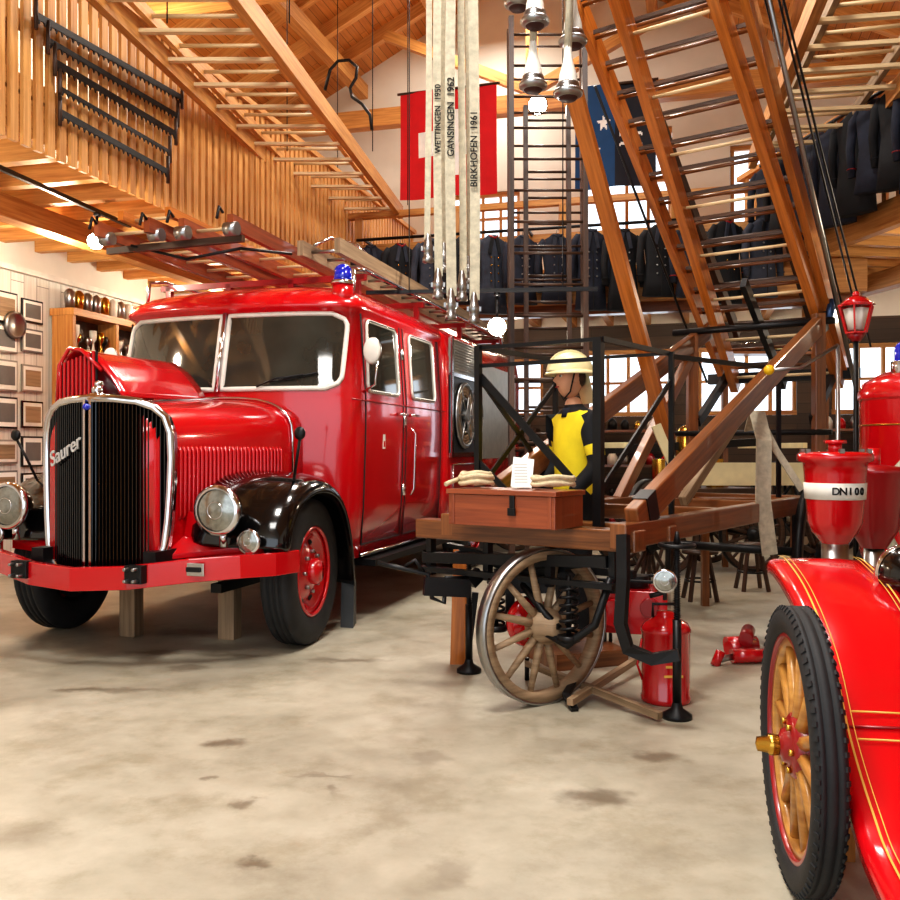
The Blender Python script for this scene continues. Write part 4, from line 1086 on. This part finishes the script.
b.lathe([(Rr-.10,-.022),(Rr-.10,.022),(Rr-.125,.02),(Rr-.125,-.02)],wc,ax,W_SPK,48,True)
for i in range(12):
    t=2*pi*(i+.3)/12; d=V((0,cos(t),sin(t)))
    b.tube([wc+d*.06,wc+d*.13,wc+d*(Rr-.12)],.02,W_SPK,8,rr=[.028,.021,.017])
b.lathe([(.10,-.03),(.10,.02),(.085,.03),(.055,.035),(.05,.05),(.035,.055),(.03,.06)],wc,ax,DRED,28)
b.lathe([(.03,.055),(.034,.075),(.034,.09),(.026,.095),(.022,.125),(.001,.13)],wc,ax,BRS,6)
for i in range(6):
    t=2*pi*i/6; p=wc+V((-.03,.075*cos(t),.075*sin(t))); b.cyl(p,p+V((-.015,0,0)),.01,BRS,n=6)
b.cyl(wc+V((.05,0,0)),wc+V((1.85,0,0)),.03,IRON)
spoke_wheel(b,wc+V((1.9,0,0)),(1,0,0),Rr,.09,DRED,W_SPK,DRED,RUB,12,.05,.07)
for x in(0.2,1.9): spoke_wheel(b,wc+V((x,-3.0,.02)),(-1 if x<1 else 1,0,0),Rr+.02,.1,DRED,W_SPK,DRED,RUB,12,.05,.07)
b.cyl(wc+V((.2,-3.0,0)),wc+V((1.9,-3.0,0)),.03,IRON)
b.obj('spoked_wheels')
b=MB(CARG)
hood=[]
for y,w,h in((-.95,.36,1.12),(-.3,.33,1.08),(.42,.29,1.02)):
    hood.append([V((1.0+w*cos(t),y,.50+(h-.50)*max(0,sin(t))**.6)) for t in[pi*i/12 for i in range(13)]])
b.rings(hood,RED2)
b.box((1.0,.45,.78),(.56,.06,.52),BRS); b.box((1.0,.485,.77),(.48,.02,.42),IRON)
b.box((1.0,-2.0,.75),(.95,2.1,.5),RED2); b.box((1.0,-1.7,1.06),(.85,.5,.14),NAVY2); b.box((1.0,-1.98,1.3),(.85,.1,.45),NAVY2)
b.box((.62,-1.2,.42),(.06,4.0,.1),DRED); b.box((1.38,-1.2,.42),(.06,4.0,.1),DRED)
headlamp(b,(.47,.48,.905),(.0,1,0),.105,CHR,BLK); b.cyl((.47,.48,.55),(.47,.48,.81),.015,BRS); headlamp(b,(1.5,.48,.905),(0,1,0),.105,CHR,BLK); b.cyl((1.5,.48,.55),(1.5,.48,.81),.015,BRS)
b.beam((.42,.48,.58),(1.58,.48,.58),.04,.04,IRON)
b.obj('bonnet_and_body',bevel=.01)
b=MB(); g=gp(866,905)+V((.05,.35,0)); b.box((g.x,g.y,.1),(.1,.14,.2),W_SPK,-.1); b.obj('wooden_wheel_block')
# ------------------------------------------------------------ right mid: standpipes etc
SPG=grp('standpipe_hydrant',(at(835,500,4.15).x,4.15,0)); b=MB(SPG)
b.lathe([(.001,0),(.14,0),(.14,.02),(.06,.05)],(0,0,0),Z,IRON,24); b.cyl((0,0,.02),(0,0,1.0),.06,STEEL,n=24)
b.lathe([(.06,.92),(.09,.96),(.10,.97),(.12,1.02),(.135,1.24),(.14,1.29),(.165,1.30),(.165,1.33),(.15,1.34),(.001,1.345)],(0,0,0),Z,RED,32)
b.lathe([(.1275,1.125),(.1335,1.20),(.1365,1.20),(.1315,1.125)],(0,0,0),Z,WHT,32,True)
for i in range(6):
    t=2*pi*i/6+.3; b.box((.15*cos(t),.15*sin(t),1.345),(.02,.02,.02),STEEL)
b.cyl((0,0,1.34),(0,0,1.38),.03,RED); b.cyl((0,0,1.38),(0,0,1.395),.05,RED,n=6)
b.obj('standpipe')
for i,ch in enumerate('DN100'):   # lettering wrapped onto the curved label
    th=-pi/2-.50+.23*i+.12; rr_=.1375
    text('label_text',ch,.046,INK,(rr_*cos(th),rr_*sin(th),1.163),axes((-sin(th),cos(th),0),(0,0,1)),SPG,.002,0,.001)
SPG2=grp('standpipe_hydrant',(at(874,500,4.6).x,4.6,0)); b=MB(SPG2)
b.lathe([(.001,0),(.14,0),(.14,.02),(.06,.05)],(0,0,0),Z,IRON,24); b.cyl((0,0,.02),(0,0,.95),.05,STEEL,n=24)
b.lathe([(.06,.85),(.09,.9),(.12,.95),(.135,1.2),(.155,1.23),(.155,1.26),(.001,1.28)],(0,0,0),Z,DRED,32); b.cyl((0,0,1.26),(0,0,1.36),.03,RED); b.obj('standpipe')
FE=grp('red_motor_pump',(2.86,5.45,0),-.15); b=MB(FE)
b.lathe([(.001,.65),(.30,.65),(.34,.7),(.35,.75),(.35,1.65),(.36,1.66),(.36,1.70),(.33,1.76),(.22,1.82),(.001,1.84)],(0,0,0),Z,RED,36)
b.box((.25,.2,.5),(.6,1.0,.25),DRED); b.box((.4,.45,1.0),(.5,.5,.8),RED)
b.cyl((-.14,-.1,1.80),(-.14,-.1,1.88),.07,CHR); b.cyl((-.14,-.1,1.88),(-.14,-.1,1.95),.05,BLUG); b.sph((-.14,-.1,1.95),.05,BLUG)
for z in(.9,1.2,1.5): b.ring((0,0,z),Z,.352,.006,BRS,36,6)
for x in(-.1,.6):
    for y in(-.2,.55): tyre_wheel(b,(x,y,.36),(-1 if x<0 else 1,0,0),.36,.14,DRED)
b.tube([(-.10+.26*cos(t),-.46,1.0+.34*sin(t)) for t in[2*pi*i/40 for i in range(40)]],.03,CANV,8,True)
b.tube([(-.08+.2*cos(t),-.5,1.0+.27*sin(t)) for t in[2*pi*i/40 for i in range(40)]],.03,W_OLD,8,True)
b.cyl((-.1,-.45,1.34),(-.1,-.3,1.34),.02,CHR); b.obj('engine',bevel=.006)
p=at(856,333,6.3); LG=grp('red_street_lantern',(p.x,p.y,0)); b=MB(LG); z=p.z
b.cyl((0,0,0),(0,0,z-.05),.018,IRON); b.lathe([(.001,0),(.13,0),(.13,.02),(.03,.06)],(0,0,0),Z,IRON,20); b.cyl((0,0,z-.06),(0,0,z),.03,DRED,.07,n=6)
n=6
for i in range(n):
    t=2*pi*i/n;t2=2*pi*(i+1)/n
    b.beam((.07*cos(t),.07*sin(t),z),(.12*cos(t),.12*sin(t),z+.19),.012,.012,RED); b.beam((.12*cos(t),.12*sin(t),z+.19),(.12*cos(t2),.12*sin(t2),z+.19),.014,.014,RED); b.beam((.07*cos(t),.07*sin(t),z),(.07*cos(t2),.07*sin(t2),z),.012,.012,RED)
b.cyl((0,0,z+.19),(0,0,z+.25),.13,RED,.06,n=6); b.sph((0,0,z+.27),.025,RED); b.cyl((0,0,z+.02),(0,0,z+.17),.05,WHT,.085,n=6); b.obj('lantern')
b=MB(); b.tube([at(769,370,6.0),at(800,368,6.05),at(838,345,6.1)],.012,STEEL,8); b.sph(at(769,370,6.0),.035,paint('yellow_ball',(235,190,30),.4)); b.cyl(at(838,345,6.1),V((at(838,345,6.1).x,6.1,0)),.014,STEEL); b.obj('pole_with_yellow_ball')
# ------------------------------------------------------------ background carts
def hand_pump(name,loc,rz,body=DRED,lv=CRM,wh=W_DARK):
    g=grp(name,loc,rz); b=MB(g)
    b.box((0,0,.75),(1.3,.7,.35),body); b.box((0,0,.55),(1.6,.1,.1),W_CART)
    b.cyl((0,0,.9),(0,0,1.5),.14,BRS); b.sph((0,0,1.5),.14,BRS); b.cyl((-.35,0,.9),(-.35,0,1.25),.1,BRS); b.cyl((.35,0,.9),(.35,0,1.25),.1,BRS)
    b.beam((-1.1,0,1.35),(1.1,0,1.45),.05,.09,IRON)
    for x in(-1.1,1.1): b.beam((x,-.6,1.4),(x,.6,1.4),.06,.06,lv)
    for x in(-.55,.55):
        for y in(-.42,.42): spoke_wheel(b,(x,y,.42),(0,1 if y>0 else -1,0),.42,.06,wh,wh,IRON,IRON,12,.05)
        b.cyl((x,-.42,.42),(x,.42,.42),.025,IRON)
    b.obj('pump',bevel=.004); return g
hand_pump('antique_hand_pump',(2.7,10.2,0),.3,W_DARK)
hand_pump('antique_hand_pump',(5.4,9.4,0),1.0,RED)
hand_pump('antique_hand_pump',(.2,12.2,0),.4,RED,W_LITE)
def hose_cart(loc,rz,col):
    g=grp('hose_reel_cart',loc,rz); b=MB(g)
    for x in(-.45,.45): spoke_wheel(b,(x,0,.6),(1 if x>0 else -1,0,0),.6,.06,col,col,col,IRON,14,.05)
    b.cyl((-.45,0,.6),(.45,0,.6),.03,IRON)
    for x in(-.3,.3): b.lathe([(.42,-.01),(.42,.01),(.38,.01),(.38,-.01)],(x,0,.75),(1,0,0),col,32,True); b.beam((x,0,.37),(x,0,1.15),.03,.02,col)
    for k in range(7): b.ring((-.24+k*.08,0,.75),(1,0,0),.3,.045,CANV,28,8)
    for x in(-.2,.2): b.beam((x,.1,.6),(x,-1.2,.85),.05,.05,W_CART)
    b.beam((-.25,-1.2,.85),(.25,-1.2,.85),.05,.05,W_CART); b.obj('cart')
hose_cart((4.7,11.9,0),.2,IRON)
b=MB()
b.beam(at(690,474,7.9),at(806,474,7.9),.04,.2,CRM); b.beam(at(700,500,7.7),at(800,500,7.7),.3,.04,W_CART)
for px in(705,795): b.beam(at(px,500,7.8),V((at(px,500,7.8).x,7.8,0)),.06,.06,W_CART)
b.obj('cream_bench')
# small iron-legged stools behind the carriage
for px,py in((700,600),(752,590)):
    g=gp(px,py); b=MB(); b.lathe([(.001,.42),(.16,.42),(.16,.45),(.001,.46)],g,Z,W_DARK,24)
    for k in range(4):
        t=pi/4+k*pi/2; b.beam(g+V((.08*cos(t),.08*sin(t),.42)),g+V((.17*cos(t),.17*sin(t),.0)),.03,.03,W_DARK)
    b.ring(g+Z*.18,Z,.13,.01,IRON,20,6); b.obj('wooden_stool')
b=MB(); b.sweep([at(656,425,6.6),at(662,440,6.6),at(672,462,6.6)],.03,.07,CRM,up=(1,0,0)); b.cyl(at(668,455,6.62),V((at(668,455,6.62).x,6.62,0)),.02,IRON); b.obj('cream_signal_paddle')
for u in(-3.2,-1.0,2.6,4.9):
    g=grp('storage_shelf',R(u,14.6,0),-A15); b=MB(g)
    for x in(-.75,.75): b.box((x,0,.85),(.05,.4,1.7),W_DARK)
    for z in(.15,.6,1.1,1.65): b.box((0,0,z),(1.5,.4,.04),W_CART)
    x=-.62
    while x<.65:
        for z in(.17,.62,1.12,1.67):
            m_=random.choice([RED,IRON,BRS,WHT,DRED,STEEL]); r=random.uniform(.05,.09); b.lathe([(.001,0),(r,0),(r,r*1.5),(r*.6,r*2.2),(.001,r*2.6)],(x,0,z),Z,m_,14)
        x+=.2
    b.obj('shelf')
b=MB()
for i in range(6):
    px=735+i*16; p=at(px,350,10.4); b.sph(p,.11,random.choice([STEEL,BRS,BLK,HC]),(1,1.1,.8),14,8,0,1); b.lathe([(.1,0),(.14,-.01),(.14,-.02),(.1,-.01)],p,Z,IRON,16,True)
p0=at(725,352,10.4);p1=at(825,352,10.4); b.beam(p0-Z*.02,p1-Z*.02,.3,.03,W_CART)
for p in(p0,p1): b.beam(p-Z*.04,V((p.x,p.y,0)),.06,.06,W_CART)
b.obj('helmet_display_shelf')
for u in(-2.6,-.4,1.2):
    b=MB(); b.box(R(u,12.6,3.3),(1.2,.1,.05),WHT,-A15); b.cyl(R(u-.55,12.6,3.26),R(u+.55,12.6,3.26),.018,GLOW,n=8)
    for d in(-.4,.4): b.cyl(R(u+d,12.6,3.32),R(u+d,12.6,3.6),.006,IRON,n=6)
    b.obj('fluorescent_lamp')
b=MB(); b.tube([at(325,90,11),at(330,70,11),at(338,61,11),at(349,60,11),at(357,67,11),at(356,78,11),at(350,88,11),at(352,97,11),at(362,104,11),at(370,115,11),at(372,130,11)],.02,IRON,8); b.obj('electrical_cable')
# ------------------------------------------------------------ lights
def area(name,loc,size,e,col=(1,.97,.92),rot=(0,0,0),sy=None):
    l=bpy.data.lights.new(name,'AREA'); l.energy=e; l.color=col; l.shape='RECTANGLE'; l.size=size; l.size_y=sy or size
    o=bpy.data.objects.new(name,l); o.location=loc; o.rotation_euler=rot; bpy.context.scene.collection.objects.link(o); return o
def point(name,loc,e,col=(1,.86,.66),r=.08):
    l=bpy.data.lights.new(name,'POINT'); l.energy=e; l.color=col; l.shadow_soft_size=r
    o=bpy.data.objects.new(name,l); o.location=loc; bpy.context.scene.collection.objects.link(o); return o
area('overhead_fill',(-.6,3.2,6.2),1.2,270); area('overhead_fill',(1.2,6.0,6.6),1.0,170); area('overhead_fill',(-1.2,0,5.6),2.0,170)  # unseen area lights added above the view to brighten the hall, no fixtures
area('overhead_fill',(0.4,9.5,7.6),1.2,200,(1,.95,.86)); area('overhead_fill',(.6,13.6,8.3),1.2,160,(1,.94,.84))
point('gallery_fill',R(-6.0,7.5,3.2),75); point('gallery_fill',R(-6.0,10.5,3.2),65); point('gallery_fill',R(-6,4.8,3.2),50)  # point lights without fixtures, added to brighten the galleries and their soffits
point('gallery_fill',(5.2,8.2,3.2),45); point('gallery_fill',R(-2.5,13,3.1),30); point('gallery_fill',R(.6,13,3.1),28); point('gallery_fill',R(3.6,12,3.1),22)
point('gallery_fill',R(-6,9,6.0),110,(1,.88,.7),.2); point('gallery_fill',R(4.5,10,5.3),80,(1,.88,.7),.2)
p=at(497,327,8.2)+V((0,-.18,-.02)); point('spot_bulb',p,40,(1,.93,.82),.05)
p=at(97,240,7.6)+V((.03,-.15,-.10)); point('spot_bulb',p,18,(1,.9,.75),.04)
p=at(537,106,10.5)+V((0,-.22,-.06)); point('spot_bulb',p,50,(1,.93,.82),.06)
w=bpy.data.worlds.new('daylight'); bpy.context.scene.world=w; w.use_nodes=True
nt=w.node_tree; bg=nt.nodes['Background']; bg.inputs[0].default_value=(.82,.91,1,1); bg.inputs[1].default_value=2.0
# ------------------------------------------------------------ camera
cam=bpy.data.cameras.new('camera'); co=bpy.data.objects.new('camera',cam); bpy.context.scene.collection.objects.link(co)
co.location=(0,0,EYE); co.rotation_euler=(pi/2,0,0); cam.sensor_width=36; cam.lens=36; cam.clip_end=200
bpy.context.scene.camera=co
vs_=bpy.context.scene.view_settings
vs_.view_transform='Standard'
for lk in('Medium High Contrast','Standard - Medium High Contrast'):
    try:
        vs_.look=lk; break
    except Exception: pass
